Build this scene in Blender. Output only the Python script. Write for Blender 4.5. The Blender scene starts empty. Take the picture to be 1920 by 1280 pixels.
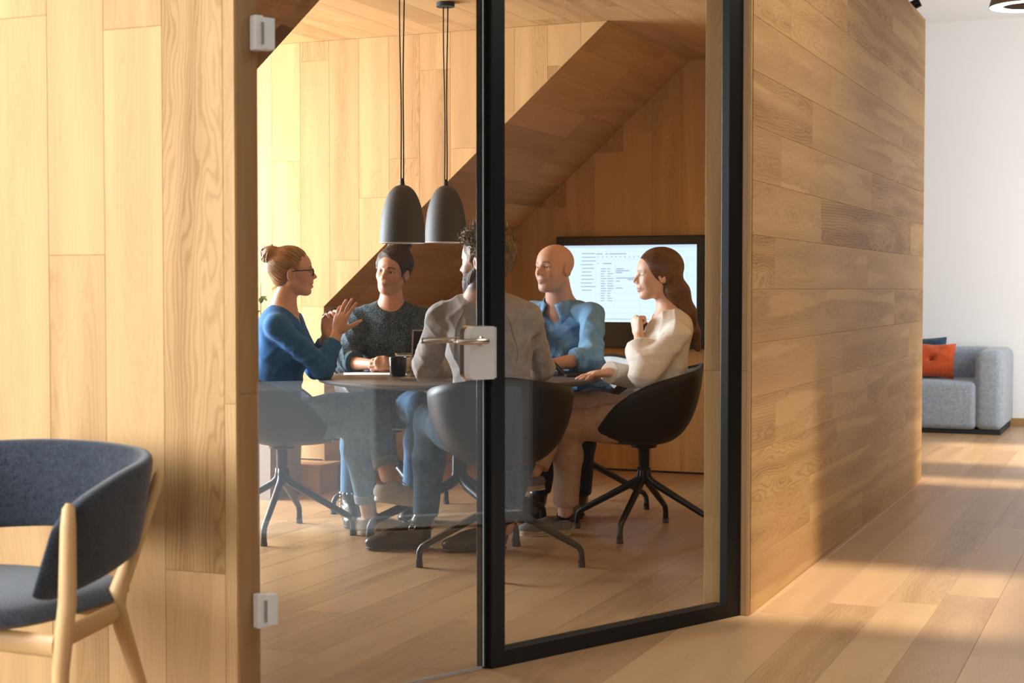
import bpy, bmesh, math, random
import numpy as np
from mathutils import Vector, Matrix

random.seed(7)
SC = bpy.context.scene
COL = SC.collection
PI = math.pi

# ------------------------------------------------------------------ camera
FPX, CAM_H, YAW = 2870.0, 1.15, math.radians(23)
PITCH = math.atan(100 / FPX)
cam = bpy.data.cameras.new('camera')
cam.sensor_width = 36.0
cam.lens = FPX / 1920 * 36
cam.clip_start, cam.clip_end = 0.05, 100
cam.dof.use_dof = True
cam.dof.focus_distance = 6.9
cam.dof.aperture_fstop = 4.5
cam_o = bpy.data.objects.new('camera', cam)
cam_o.location = (0, 0, CAM_H)
cam_o.rotation_euler = (PI / 2 - PITCH, 0, YAW)
COL.objects.link(cam_o)
SC.camera = cam_o
_fw = np.array([-math.sin(YAW) * math.cos(PITCH), math.cos(YAW) * math.cos(PITCH), -math.sin(PITCH)])
_rt = np.array([math.cos(YAW), math.sin(YAW), 0.0])
_up = np.cross(_rt, _fw)


def at(x, y, X=None, Y=None, Z=None, d=None):
    """world point seen at photo pixel x, y on a world plane or at depth d"""
    r = _fw + _rt * (x - 960) / FPX - _up * (y - 640) / FPX
    t = d
    if X is not None: t = X / r[0]
    if Y is not None: t = Y / r[1]
    if Z is not None: t = (Z - CAM_H) / r[2]
    return np.array([0, 0, CAM_H]) + r * t


# ------------------------------------------------------------------ world, sun, window light
SC.view_settings.view_transform = 'Standard'
SC.view_settings.look = 'None'
SC.view_settings.exposure = 0.42
SC.view_settings.gamma = 1.0
SC.view_settings.use_curve_mapping = False
try:
    SC.cycles.use_denoising = True
    SC.cycles.max_bounces = 10
    SC.cycles.diffuse_bounces = 5
    SC.cycles.transparent_max_bounces = 12
    SC.cycles.sample_clamp_indirect = 6
except Exception:
    pass
w = bpy.data.worlds.new('world')
SC.world = w
w.use_nodes = True
w.node_tree.nodes['Background'].inputs[0].default_value = (0.96, 0.97, 1.0, 1)
w.node_tree.nodes['Background'].inputs[1].default_value = 0.55

sun = bpy.data.lights.new('sun', 'SUN')
sun.energy = 4.2
sun.angle = math.radians(5.0)
sun.color = (1.0, 0.93, 0.82)
sun_o = bpy.data.objects.new('sun', sun)
sd = Vector((-0.30, 0.05, -1.0)).normalized()
sun_o.rotation_euler = sd.to_track_quat('-Z', 'Y').to_euler()
COL.objects.link(sun_o)


def window_light(name, loc, direction, sx, sy, power, color=(0.9, 0.95, 1.0)):
    """daylight, and the added south fill, entering through one of the window openings"""
    l = bpy.data.lights.new(name, 'AREA')
    l.shape = 'RECTANGLE'; l.size = sx; l.size_y = sy
    l.energy = power; l.color = color
    o = bpy.data.objects.new(name, l)
    o.location = loc
    o.rotation_euler = Vector(direction).to_track_quat('-Z', 'Z').to_euler()
    COL.objects.link(o)
    return o


window_light('daylight_dormer', (-6.66, 6.4, 1.45), (1, 0.15, -0.05), 2.0, 1.9, 400, (0.82, 0.91, 1.0))
window_light('daylight_hall_west', (-4.85, 0.7, 1.7), (1, 0.55, -0.05), 2.6, 2.2, 250, (0.86, 0.93, 1.0))
window_light('daylight_corridor', (0.86, 4.03, 0.36), (-1, 0.0, 0.0), 2.18, 0.66, 3.4, (0.82, 0.92, 1.0))
window_light('daylight_lounge', (0.86, 11.4, 1.5), (-1, 0.25, -0.08), 2.6, 2.2, 80, (0.98, 0.98, 1.0))
window_light('fill_hall_south', (-1.6, -3.9, 1.9), (0, 1, -0.02), 3.6, 2.4, 120, (0.97, 0.96, 0.95))  # added camera-side fill for the people, set at an unseen window
window_light('daylight_roof_window', (0.06, 5.62, 3.39), (-0.55, 0.1, -1), 1.1, 1.1, 34, (1.0, 0.93, 0.83))


# ------------------------------------------------------------------ node helper
class N:
    def __init__(s, name):
        s.m = bpy.data.materials.new(name); s.m.use_nodes = True
        s.t = s.m.node_tree; s.b = s.t.nodes['Principled BSDF']; s.out = s.t.nodes['Material Output']

    def node(s, typ, ins=None, **kw):
        n = s.t.nodes.new(typ)
        for k, v in kw.items(): setattr(n, k, v)
        for k, v in (ins or {}).items(): s.put(n.inputs[k], v)
        return n

    def put(s, sock, v):
        if isinstance(v, bpy.types.NodeSocket): s.t.links.new(v, sock)
        else: sock.default_value = v

    def m_(s, op, a, b=0.0, c=None):
        n = s.t.nodes.new('ShaderNodeMath'); n.operation = op
        s.put(n.inputs[0], a); s.put(n.inputs[1], b)
        if c is not None: s.put(n.inputs[2], c)
        return n.outputs[0]

    def vec(s, x, y, z):
        n = s.t.nodes.new('ShaderNodeCombineXYZ')
        for i, v in enumerate((x, y, z)): s.put(n.inputs[i], v)
        return n.outputs[0]

    def noise(s, v, scale, detail=2.0, rough=0.5, dist=0.0):
        n = s.node('ShaderNodeTexNoise', {'Vector': v, 'Scale': scale, 'Detail': detail, 'Roughness': rough, 'Distortion': dist})
        return n.outputs[0]

    def ramp(s, fac, stops):
        n = s.t.nodes.new('ShaderNodeValToRGB')
        e = n.color_ramp.elements
        while len(e) < len(stops): e.new(0.5)
        for el, (p, c) in zip(e, stops):
            el.position = p; el.color = (*c, 1) if len(c) == 3 else c
        s.put(n.inputs[0], fac)
        return n.outputs[0]

    def mix(s, f, a, b, mode='MIX'):
        n = s.t.nodes.new('ShaderNodeMix'); n.data_type = 'RGBA'; n.blend_type = mode
        s.put(n.inputs[0], f)
        s.put(n.inputs[6], (*a, 1) if isinstance(a, tuple) and len(a) == 3 else a)
        s.put(n.inputs[7], (*b, 1) if isinstance(b, tuple) and len(b) == 3 else b)
        return n.outputs[2]

    def bump(s, h, strength=0.3, dist=0.002):
        n = s.node('ShaderNodeBump', {'Strength': strength, 'Distance': dist, 'Height': h})
        s.t.links.new(n.outputs[0], s.b.inputs['Normal'])

    def set(s, **k):
        for kk, v in k.items():
            kk = {'color': 'Base Color', 'rough': 'Roughness', 'metal': 'Metallic', 'spec': 'Specular IOR Level', 'sheen': 'Sheen Weight',
                  'sss': 'Subsurface Weight', 'coat': 'Coat Weight', 'emit': 'Emission Color', 'estr': 'Emission Strength', 'sheenr': 'Sheen Roughness'}[kk]
            if isinstance(v, tuple) and len(v) == 3: v = (*v, 1)
            s.put(s.b.inputs[kk], v)
        return s


MATS = {}


def simple(name, color, rough=0.5, metal=0.0, spec=0.5, bump=None, var=0.0):
    if name in MATS: return MATS[name]
    n = N(name)
    tc = n.node('ShaderNodeTexCoord').outputs['Object']
    c = (*color, 1)
    if var:
        f = n.noise(tc, 30.0, 3.0)
        c = n.mix(f, tuple(v * (1 - var) for v in color), tuple(min(1, v * (1 + var)) for v in color))
    n.set(color=c, rough=rough, metal=metal, spec=spec)
    if bump: n.bump(n.noise(tc, bump[0], 3.0), bump[1], bump[2])
    MATS[name] = n.m
    return n.m


def wood(name, light, dark, rough=0.42, vary=0.22, ring=1.0, pore=0.5, sap=0.22, spec=0.3):
    """oak plank: local x runs along the grain, every object gets its own cut"""
    n = N(name)
    tc = n.node('ShaderNodeTexCoord').outputs['Object']
    sp = n.node('ShaderNodeSeparateXYZ', {0: tc})
    x, y, z = sp.outputs
    rnd = n.node('ShaderNodeObjectInfo').outputs['Random']
    wn = n.node('ShaderNodeTexWhiteNoise', {'W': n.m_('MULTIPLY', rnd, 91.7)}, noise_dimensions='1D')
    sr = n.node('ShaderNodeSeparateColor', {0: wn.outputs['Color']})
    r1, r2, r3 = sr.outputs
    off = n.m_('MULTIPLY', rnd, 57.0)
    xo = n.m_('ADD', x, off)
    yz = n.m_('ADD', y, n.m_('MULTIPLY', z, 0.7))
    warp = n.noise(n.vec(n.m_('MULTIPLY', xo, 0.8), n.m_('MULTIPLY', yz, 4.5), off), 1.0, 3.0, 0.55)
    warp2 = n.noise(n.vec(n.m_('MULTIPLY', xo, 6.0), n.m_('MULTIPLY', yz, 16.0), off), 1.0, 2.0, 0.5)
    wv = n.m_('ADD', n.m_('MULTIPLY', n.m_('SUBTRACT', warp, 0.5), 0.30), n.m_('MULTIPLY', n.m_('SUBTRACT', warp2, 0.5), 0.035))
    yy = n.m_('ADD', n.m_('ADD', yz, n.m_('MULTIPLY', n.m_('SUBTRACT', r1, 0.5), 0.16)), n.m_('MULTIPLY', wv, 0.35))
    tilt = n.m_('MULTIPLY', n.m_('SUBTRACT', r2, 0.5), 0.15)
    cc = n.m_('ADD', n.m_('ADD', n.m_('MULTIPLY', r3, 0.10), n.m_('MULTIPLY', x, tilt)), wv)
    rad = n.m_('SQRT', n.m_('ADD', n.m_('MULTIPLY', yy, yy), n.m_('MULTIPLY', cc, cc)))
    ph = n.m_('MULTIPLY', rad, 560.0)
    rings = n.m_('MULTIPLY_ADD', n.m_('SINE', ph), 0.5, 0.5)
    rings = n.m_('POWER', rings, 2.2)
    broad = n.m_('MULTIPLY_ADD', n.m_('SINE', n.m_('MULTIPLY', rad, 62.0)), 0.5, 0.5)
    fib = n.noise(n.vec(n.m_('MULTIPLY', xo, 7.0), n.m_('MULTIPLY', yz, 260.0), off), 1.0, 2.0, 0.6)
    big = n.noise(n.vec(n.m_('MULTIPLY', xo, 0.9), n.m_('MULTIPLY', yz, 9.0), off), 1.0, 2.0, 0.5)
    amp = n.m_('MULTIPLY_ADD', n.m_('MULTIPLY', r1, r1), 0.22 * ring, 0.07 * ring)
    f = n.m_('ADD', n.m_('MULTIPLY', rings, amp), n.m_('MULTIPLY', broad, n.m_('MULTIPLY', amp, 0.8)))
    f = n.m_('ADD', f, 0.12)
    sp_ = n.noise(n.vec(n.m_('MULTIPLY', xo, 0.55), n.m_('ADD', n.m_('MULTIPLY', yz, 10.0), n.m_('MULTIPLY', wv, 3.0)), n.m_('ADD', off, 7.0)), 1.0, 1.0, 0.4)
    sw = n.node('ShaderNodeMapRange', {'Value': sp_, 'From Min': 0.60, 'From Max': 0.68}, interpolation_type='SMOOTHSTEP').outputs[0]
    f = n.m_('SUBTRACT', f, n.m_('MULTIPLY', sw, sap))
    f = n.m_('ADD', f, n.m_('MULTIPLY', n.m_('SUBTRACT', fib, 0.5), 0.55 * pore))
    f = n.m_('ADD', f, n.m_('MULTIPLY', n.m_('SUBTRACT', big, 0.42), 0.7))
    f = n.m_('ADD', f, n.m_('MULTIPLY', n.m_('SUBTRACT', r2, 0.5), vary * 2))
    col = n.ramp(f, [(0.0, light), (0.45, tuple(l * .6 + d * .4 for l, d in zip(light, dark))), (1.0, dark)])
    n.set(color=col, rough=rough, spec=spec)
    n.bump(n.m_('ADD', n.m_('MULTIPLY', fib, 0.6), n.m_('MULTIPLY', rings, 0.4)), 0.12, 0.0006)
    MATS[name] = n.m
    return n.m


OAK = wood('oak_wall_planks', (0.565, 0.345, 0.152), (0.262, 0.127, 0.040), rough=0.6, spec=0.18)
OAK_FIG = wood('oak_figured_planks', (0.60, 0.35, 0.140), (0.28, 0.132, 0.040), rough=0.62, spec=0.15, ring=1.55, vary=0.15, sap=0.45)
OAK_FLOOR = wood('oak_floor_planks', (0.45, 0.278, 0.138), (0.225, 0.115, 0.047), rough=0.34, vary=0.20)
OAK_TRIM = wood('oak_trim', (0.42, 0.245, 0.10), (0.26, 0.13, 0.048), ring=0.5, vary=0.12)
OAK_BACK = simple('plank_gap', (0.16, 0.085, 0.035), 0.8)
WHITE = simple('white_plaster', (0.84, 0.83, 0.81), 0.85, bump=(60, 0.05, 0.002))
BLACK_STEEL = simple('black_steel', (0.006, 0.006, 0.006), 0.42, 0.0, 0.3)


# ------------------------------------------------------------------ mesh helpers
def link(name, me, mat=None, parent=None):
    o = bpy.data.objects.new(name, me)
    COL.objects.link(o)
    if mat is not None and me is not None: me.materials.append(mat)
    if parent is not None: o.parent = parent
    return o


def mesh(name, verts, faces, mat=None, parent=None, smooth=False):
    me = bpy.data.meshes.new(name)
    me.from_pydata([tuple(map(float, v)) for v in verts], [], [tuple(map(int, f)) for f in faces])
    if smooth: me.polygons.foreach_set('use_smooth', [True] * len(me.polygons))
    me.update()
    return link(name, me, mat, parent)


def tag(o, label=None, cat=None, group=None, kind=None):
    if label: o['label'] = label
    if cat: o['category'] = cat
    if group: o['group'] = group
    if kind: o['kind'] = kind
    return o


def thing(name, loc, label, cat, rz=0.0, group=None):
    o = bpy.data.objects.new(name, None)
    o.empty_display_size = 0.1
    o.location = tuple(map(float, loc)); o.rotation_euler = (0, 0, rz)
    COL.objects.link(o)
    return tag(o, label, cat, group)


class MB:
    """collects shapes into one mesh"""
    def __init__(s): s.v = []; s.f = []

    def add(s, v, f):
        k = len(s.v); s.v += [tuple(map(float, p)) for p in v]; s.f += [tuple(i + k for i in q) for q in f]; return s

    def box(s, a, b, bev=0.0, M=None):
        bm = bmesh.new()
        bmesh.ops.create_cube(bm, size=1)
        a = Vector(a); b = Vector(b)
        for v in bm.verts:
            v.co = Vector((a[i] + (b[i] - a[i]) * (v.co[i] + .5) for i in range(3)))
        if bev: bmesh.ops.bevel(bm, geom=bm.edges[:], offset=bev, segments=2, affect='EDGES', profile=0.6)
        if M is not None: bmesh.ops.transform(bm, matrix=M, verts=bm.verts)
        bmesh.ops.recalc_face_normals(bm, faces=bm.faces)
        bm.verts.index_update()
        s.add([v.co[:] for v in bm.verts], [[v.index for v in f.verts] for f in bm.faces]); bm.free(); return s

    def tube(s, pts, rad, seg=12, caps=True, flat=1.0, up=None):
        """swept tube; rad: number or list; flat: squash factor along the second axis"""
        P = [Vector(p) for p in pts]; n = len(P)
        R = rad if isinstance(rad, (list, tuple)) else [rad] * n
        T = [(P[min(i + 1, n - 1)] - P[max(i - 1, 0)]).normalized() for i in range(n)]
        u = Vector(up) if up else (Vector((0, 0, 1)) if abs(T[0].z) < 0.9 else Vector((1, 0, 0)))
        vs = []; fs = []
        a = (u - T[0] * u.dot(T[0])).normalized()
        for i in range(n):
            a = (a - T[i] * a.dot(T[i])).normalized(); b = T[i].cross(a)
            for k in range(seg):
                t = 2 * PI * k / seg
                vs.append(P[i] + a * (math.cos(t) * R[i] * flat) + b * (math.sin(t) * R[i]))
        for i in range(n - 1):
            for k in range(seg):
                k2 = (k + 1) % seg
                fs.append((i * seg + k, i * seg + k2, (i + 1) * seg + k2, (i + 1) * seg + k))
        if caps:
            fs.append(tuple(range(seg))[::-1]); fs.append(tuple((n - 1) * seg + k for k in range(seg)))
        return s.add(vs, fs)

    def lathe(s, prof, c=(0, 0, 0), seg=32, capb=False, capt=False):
        vs = []; fs = []; n = len(prof)
        for r, z in prof:
            for k in range(seg):
                t = 2 * PI * k / seg; vs.append((c[0] + r * math.cos(t), c[1] + r * math.sin(t), c[2] + z))
        for i in range(n - 1):
            for k in range(seg):
                k2 = (k + 1) % seg
                fs.append((i * seg + k, i * seg + k2, (i + 1) * seg + k2, (i + 1) * seg + k))
        if capb: fs.append(tuple(range(seg))[::-1])
        if capt: fs.append(tuple((n - 1) * seg + k for k in range(seg)))
        return s.add(vs, fs)

    def build(s, name, mat, parent=None, smooth=False, autos=None):
        o = mesh(name, s.v, s.f, mat, parent, smooth)
        if autos:
            o.data.polygons.foreach_set('use_smooth', [True] * len(o.data.polygons))
            bm = bmesh.new(); bm.from_mesh(o.data)
            for e in bm.edges:
                if len(e.link_faces) == 2 and e.calc_face_angle(0) > math.radians(autos): e.smooth = False
            bm.to_mesh(o.data); bm.free()
        return o


def clip_poly(poly, a, b, c):
    """keep a*x + b*y <= c"""
    out = []
    for i in range(len(poly)):
        p, q = poly[i], poly[(i + 1) % len(poly)]
        dp = a * p[0] + b * p[1] - c; dq = a * q[0] + b * q[1] - c
        if dp <= 0: out.append(p)
        if (dp < 0) != (dq < 0) and abs(dp - dq) > 1e-12:
            t = dp / (dp - dq); out.append((p[0] + (q[0] - p[0]) * t, p[1] + (q[1] - p[1]) * t))
    return out


def clip_convex(poly, region):
    n = len(region)
    area = sum(region[i][0] * region[(i + 1) % n][1] - region[(i + 1) % n][0] * region[i][1] for i in range(n))
    s = 1 if area > 0 else -1
    for i in range(n):
        p, q = region[i], region[(i + 1) % n]
        ex, ey = q[0] - p[0], q[1] - p[1]
        a, b = s * ey, -s * ex
        poly = clip_poly(poly, a, b, a * p[0] + b * p[1])
        if len(poly) < 3: return []
    return poly


def clean(poly, eps=2e-3):
    out = []
    for p in poly:
        if not out or math.hypot(p[0] - out[-1][0], p[1] - out[-1][1]) > eps: out.append(p)
    if len(out) > 1 and math.hypot(out[0][0] - out[-1][0], out[0][1] - out[-1][1]) < eps: out.pop()
    return out


def inset(poly, d):
    n = len(poly); out = []
    for i in range(n):
        p0, p1, p2 = poly[i - 1], poly[i], poly[(i + 1) % n]
        e1 = (p1[0] - p0[0], p1[1] - p0[1]); e2 = (p2[0] - p1[0], p2[1] - p1[1])
        l1 = math.hypot(*e1); l2 = math.hypot(*e2)
        n1 = (-e1[1] / l1, e1[0] / l1); n2 = (-e2[1] / l2, e2[0] / l2)
        k = 1 + n1[0] * n2[0] + n1[1] * n2[1]
        if k < 0.2: k = 0.2
        out.append((p1[0] + d * (n1[0] + n2[0]) / k, p1[1] + d * (n1[1] + n2[1]) / k))
    return out


def plank(parent, O, U, V, Nn, poly, mat, T=0.012, gap=0.0003, ch=0.0009, name='plank'):
    """one board: convex outline poly in (u, v) on the plane O, U, V; front face T along Nn; local x along U"""
    poly = clean(poly)
    if len(poly) < 3: return None
    A = sum(poly[i][0] * poly[(i + 1) % len(poly)][1] - poly[(i + 1) % len(poly)][0] * poly[i][1] for i in range(len(poly))) / 2
    if abs(A) < 0.0008: return None
    if A < 0: poly = poly[::-1]
    cu = sum(p[0] for p in poly) / len(poly); cv = sum(p[1] for p in poly) / len(poly)
    P = [(p[0] - cu, p[1] - cv) for p in poly]
    a = inset(P, gap); b = inset(P, gap + ch); n = len(P)
    vs = [(x, y, 0) for x, y in a] + [(x, y, T - ch) for x, y in a] + [(x, y, T) for x, y in b]
    fs = [tuple(range(n))[::-1], tuple(range(2 * n, 3 * n))]
    for i in range(n):
        j = (i + 1) % n
        fs += [(i, j, n + j, n + i), (n + i, n + j, 2 * n + j, 2 * n + i)]
    o = mesh(name, vs, fs, mat, parent)
    U, V, Nn = Vector(U), Vector(V), Vector(Nn)
    if U.cross(V).dot(Nn) < 0:
        V = -V
        for v in o.data.vertices: v.co.y = -v.co.y
        o.data.flip_normals()
        o.location = Vector(O) + U * cu - V * cv
    else:
        o.location = Vector(O) + U * cu + V * cv
    o.rotation_euler = Matrix((U, V, Nn)).transposed().to_euler()
    return o


def boards(parent, O, U, V, Nn, region, mat, W=0.19, u0=0.0, v0=0.0, L=(0.9, 2.0), seed=1, joints=None, T=0.012, vr=None):
    """rows of boards along U, stacked in V, clipped to a convex region"""
    rng = random.Random(seed)
    us = [p[0] for p in region]; vs = [p[1] for p in region]
    k0 = math.floor((min(vs) - v0) / W); k1 = math.ceil((max(vs) - v0) / W)
    for k in range(k0, k1):
        a, b = v0 + k * W, v0 + (k + 1) * W
        if joints and k in joints: cuts = [-99] + list(joints[k]) + [99]
        else:
            u = min(us) - rng.uniform(0.1, L[1]); cuts = [u]
            while u < max(us): u += rng.uniform(*L); cuts.append(u)
        for c0, c1 in zip(cuts[:-1], cuts[1:]):
            p = clip_convex([(c0, a), (c1, a), (c1, b), (c0, b)], region)
            if len(p) >= 3: plank(parent, O, U, V, Nn, p, mat, T)


def slab(name, a, b, mat, kind='structure'):
    return tag(MB().box(a, b).build(name, mat), kind=kind)

# ------------------------------------------------------------------ the setting
YL = 3.40                       # wooden front wall
XR, XRI = -1.32, -1.486         # right partition, outer and inner face
YB, YE = 9.13, 9.42             # screen wall, far end of the wooden room
YD0, YD1 = 5.20, 7.62           # dormer bay
ZC, ZT = 2.55, 2.75             # room ceiling, top of the wooden room
XK, ZK, XS = -4.40, 1.045, -2.69  # knee wall, its height, top of the slope
XW = -6.60                      # dormer window wall
XF = 0.80                       # glazed corridor side
ZH = 3.40                       # hall ceiling
G0 = Vector((-2.228, 3.47, 0)); G1 = Vector((-1.375, 5.247, 0))
GD = (G1 - G0).normalized(); GN = Vector((GD.y, -GD.x, 0)); GL = (G1 - G0).length
X_, Y_, Z_ = Vector((1, 0, 0)), Vector((0, 1, 0)), Vector((0, 0, 1))

# floor: slab with oak planks running along the corridor
floor = slab('floor', (-7.0, -4.2, -0.15), (1.0, 13.6, -0.012), OAK_BACK)
for (ya, yb, xa, xb, sd_) in ((2.9, 13.46, -1.49 - 0.19 * 1, XF, 3), (2.9, 9.13, -5.6, -1.68, 4), (5.2, 7.62, -6.6, -5.6, 6), (9.3, 13.46, -2.82, -1.68, 5)):
    boards(floor, (0, 0, -0.012), Y_, X_, Z_, [(ya, xa), (yb, xa), (yb, xb), (ya, xb)], OAK_FLOOR, v0=-2.63, L=(1.3, 2.2), seed=sd_)

# wooden front wall, left of the glass
wf = tag(MB().box((-4.75, YL + 0.012, 0), (-2.24, YL + 0.10, ZT)).build('wall_front', OAK_BACK), kind='structure')
boards(wf, (0, YL + 0.012, 0), Z_, X_, -Y_, [(0, -3.78), (ZT, -3.78), (ZT, -2.228), (0, -2.228)], OAK, v0=-2.264, seed=11,
       joints={0: [at(430, 757, Y=YL)[2]], -1: [at(370, 1072, Y=YL)[2]], -2: [at(250, 52, Y=YL)[2]], -3: [at(150, 478, Y=YL)[2]], -4: [1.9]})
zj = at(452, 741, Y=YL)[2]
for a, b in ((0, zj), (zj, ZT)):
    plank(wf, (-2.24, YL + 0.012, 0), Z_, Y_, X_, [(a, 0), (b, 0), (b, 0.10), (a, 0.10)], OAK_TRIM)

# right partition with horizontal boards
wr = tag(MB().box((XRI + 0.012, 5.252, 0), (XR - 0.012, YE, ZT)).build('wall_right', OAK_BACK), kind='structure')
W1 = 0.191
jn = {}
for x, y in ((1483, 30), (1589, 30), (1557.6, 150), (1648, 140), (1523, 225), (1693, 240), (1464, 295), (1673, 297), (1635.6, 354), (1540, 385), (1707, 440), (1452, 485),
             (1627, 490), (1677, 572), (1579.6, 663), (1704, 640), (1454, 790), (1626.7, 730), (1568.6, 835), (1697.8, 770), (1518.6, 937), (1666, 851), (1617, 957), (1560, 780)):
    p = at(x, y, X=XR); jn.setdefault(int(p[2] // W1), []).append(float(p[1]))
for k in list(jn):
    jn[k] = sorted(jn[k])
    jn[k] = [v for i, v in enumerate(jn[k]) if i == 0 or v - jn[k][i - 1] > 0.35]
boards(wr, (XR - 0.012, 0, 0), Y_, Z_, X_, [(5.262, 0), (YE, 0), (YE, ZT), (5.262, ZT)], OAK_FIG, W=W1, seed=23, joints=jn)
boards(wr, (XRI + 0.012, 0, 0), Z_, Y_, -X_, [(0, 5.262), (ZC, 5.262), (ZC, YB), (0, YB)], OAK, seed=24)
for a, b in ((0, 0.86), (0.86, ZT)):
    plank(wr, (0, 5.252, 0), Z_, X_, -Y_, [(a, -1.402), (b, -1.402), (b, -1.332), (a, -1.332)], OAK_TRIM)
    plank(wr, (0, 5.252, 0), Z_, X_, -Y_, [(a, XRI), (b, XRI), (b, -1.402), (a, -1.402)], OAK, T=0.009)
plank(wr, (0, 5.25, 0), Z_, X_, -Y_, [(0, -1.332), (ZT, -1.332), (ZT, XR), (0, XR)], OAK, T=0.016)

# screen wall at the back of the room
wb = tag(MB().box((XK, YB + 0.012, 0), (XRI, YB + 0.2, ZT)).build('wall_back', OAK_BACK), kind='structure')
boards(wb, (0, YB + 0.012, 0), Z_, X_, -Y_, [(0, XK), (0, XRI), (ZC, XRI), (ZC, XS), (ZK, XK)], OAK, v0=-2.55, L=(0.8, 1.9), seed=31)

# dormer side wall, lit by the dormer window
wd = tag(MB().add([(XW, YD1 + .012, 0), (XK - 0.013, YD1 + .012, 0), (XK - 0.013, YD1 + .012, ZK + 0.013), (XS - 0.03, YD1 + .012, ZC + 0.005), (XW, YD1 + .012, ZC + 0.005),
                   (XW, YD1 + .11, 0), (XK - 0.013, YD1 + .11, 0), (XK - 0.013, YD1 + .11, ZK + 0.013), (XS - 0.03, YD1 + .11, ZC + 0.005), (XW, YD1 + .11, ZC + 0.005)],
                  [(0, 1, 2, 4), (2, 3, 4), (5, 9, 7, 6), (7, 9, 8), (1, 6, 7, 2), (2, 7, 8, 3), (3, 8, 9, 4), (4, 9, 5, 0)]).build('wall_dormer', OAK_BACK), kind='structure')
boards(wd, (0, YD1 + 0.012, 0), Z_, X_, -Y_, [(ZK, XW), (ZK, XK), (ZC, XS), (ZC, XW)], OAK, v0=-4.36, L=(0.7, 1.7), seed=41)
boards(wd, (0, YD1 + 0.012, 0), Z_, X_, -Y_, [(0.17, XW), (0.17, XK), (ZK, XK), (ZK, XW)], OAK, v0=-4.36, L=(1.0, 1.7), seed=42)
# the bay's other side wall
tag(MB().add([(XW, YD0, 0), (XK, YD0, 0), (XK, YD0, ZK), (XS, YD0, ZC), (XW, YD0, ZC), (XW, YD0 - .1, 0), (XK, YD0 - .1, 0), (XK, YD0 - .1, ZK), (XS, YD0 - .1, ZC), (XW, YD0 - .1, ZC)],
             [(0, 4, 2, 1), (2, 4, 3), (5, 6, 7, 9), (7, 8, 9), (1, 2, 7, 6), (2, 3, 8, 7), (3, 4, 9, 8), (4, 0, 5, 9)]).build('wall_dormer_near', OAK_TRIM), kind='structure')

# knee wall and sloped ceiling
wk = tag(MB().box((XK - 0.1, YD1 + 0.02, 0), (XK - 0.012, YB + 0.1, ZK)).box((XK - 0.1, YL + 0.1, 0), (XK - 0.012, YD0, ZK)).build('wall_knee', OAK_BACK), kind='structure')
boards(wk, (XK - 0.012, 0, 0), Y_, Z_, X_, [(YD1, 0.16), (YB, 0.16), (YB, ZK), (YD1, ZK)], OAK, seed=51)
SV = Vector((XS - XK, 0, ZC - ZK)); SLN = SV.length; SV.normalize()
SN = Vector((SV.z, 0, -SV.x))
cs = tag(MB().build('ceiling_slope', OAK_BACK), kind='structure')
o_ = Vector((XK, 0, ZK)) - SN * 0.012
mbs = MB()
for ya, yb in ((YD1 + 0.02, YB), (YL + 0.1, YD0 - 0.02)):
    P = [o_ + Y_ * ya, o_ + Y_ * yb, o_ + Y_ * yb + SV * SLN, o_ + Y_ * ya + SV * SLN]
    P += [p - SN * 0.12 for p in P]
    mbs.add(P, [(0, 1, 2, 3), (7, 6, 5, 4), (0, 4, 5, 1), (1, 5, 6, 2), (2, 6, 7, 3), (3, 7, 4, 0)])
cs.data.clear_geometry(); cs.data.from_pydata(mbs.v, [], mbs.f)
for ya, yb, s_ in ((YD1, YB, 61), (YL + 0.1, YD0, 62)):
    boards(cs, o_, Y_, SV, SN, [(ya, 0), (yb, 0), (yb, SLN), (ya, SLN)], OAK, W=0.188, L=(0.6, 1.5), seed=s_)

# flat ceiling of the room and of the bay
ce = tag(MB().box((XS, YL + 0.1, ZC + 0.012), (XRI + 0.012, YE, ZT - 0.01)).box((XW - 0.2, YD0, ZC + 0.012), (XS, YD1 + 0.1, ZT)).box((XK - 0.1, YL + .1, ZT - 0.06), (XS, YE, ZT)).build('ceiling', OAK_BACK), kind='structure')
boards(ce, (0, 0, ZC + 0.012), Y_, X_, -Z_, [(YL + 0.1, XS), (YB, XS), (YB, XRI), (YL + 0.1, XRI)], OAK, v0=XS, seed=71)
boards(ce, (0, 0, ZC + 0.012), Y_, X_, -Z_, [(YD0, XW), (YD1, XW), (YD1, XS), (YD0, XS)], OAK, v0=XS, L=(0.8, 1.6), seed=72)

# plinth along the bay wall and the knee wall
tr = tag(MB().box((XW, YD1 - 0.20, 0), (XK + 0.085, YD1 + 0.02, 0.145)).box((XK - 0.02, YD1, 0), (XK + 0.085, YB, 0.145)).build('trim_1', OAK_TRIM), kind='structure')
for nm, a, b in (('plinth_cap', (XW, YD1 - 0.205, 0.145), (XK + 0.09, YD1, 0.162)), ('plinth_cap', (XK, YD1, 0.145), (XK + 0.09, YB, 0.162))):
    plank(tr, (0, 0, a[2]), X_, Y_, Z_, [(a[0], a[1]), (b[0], a[1]), (b[0], b[1]), (a[0], b[1])], OAK, T=0.017, name=nm)
plank(tr, (0, YD1 - 0.20, 0), X_, Z_, -Y_, [(XW, 0), (XK + 0.085, 0), (XK + 0.085, 0.143), (XW, 0.143)], OAK, T=0.004, name='plinth_board')
slab('baseboard_back', (XK + 0.09, YB - 0.006, 0), (XRI, YB + 0.012, 0.012), BLACK_STEEL)


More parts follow.
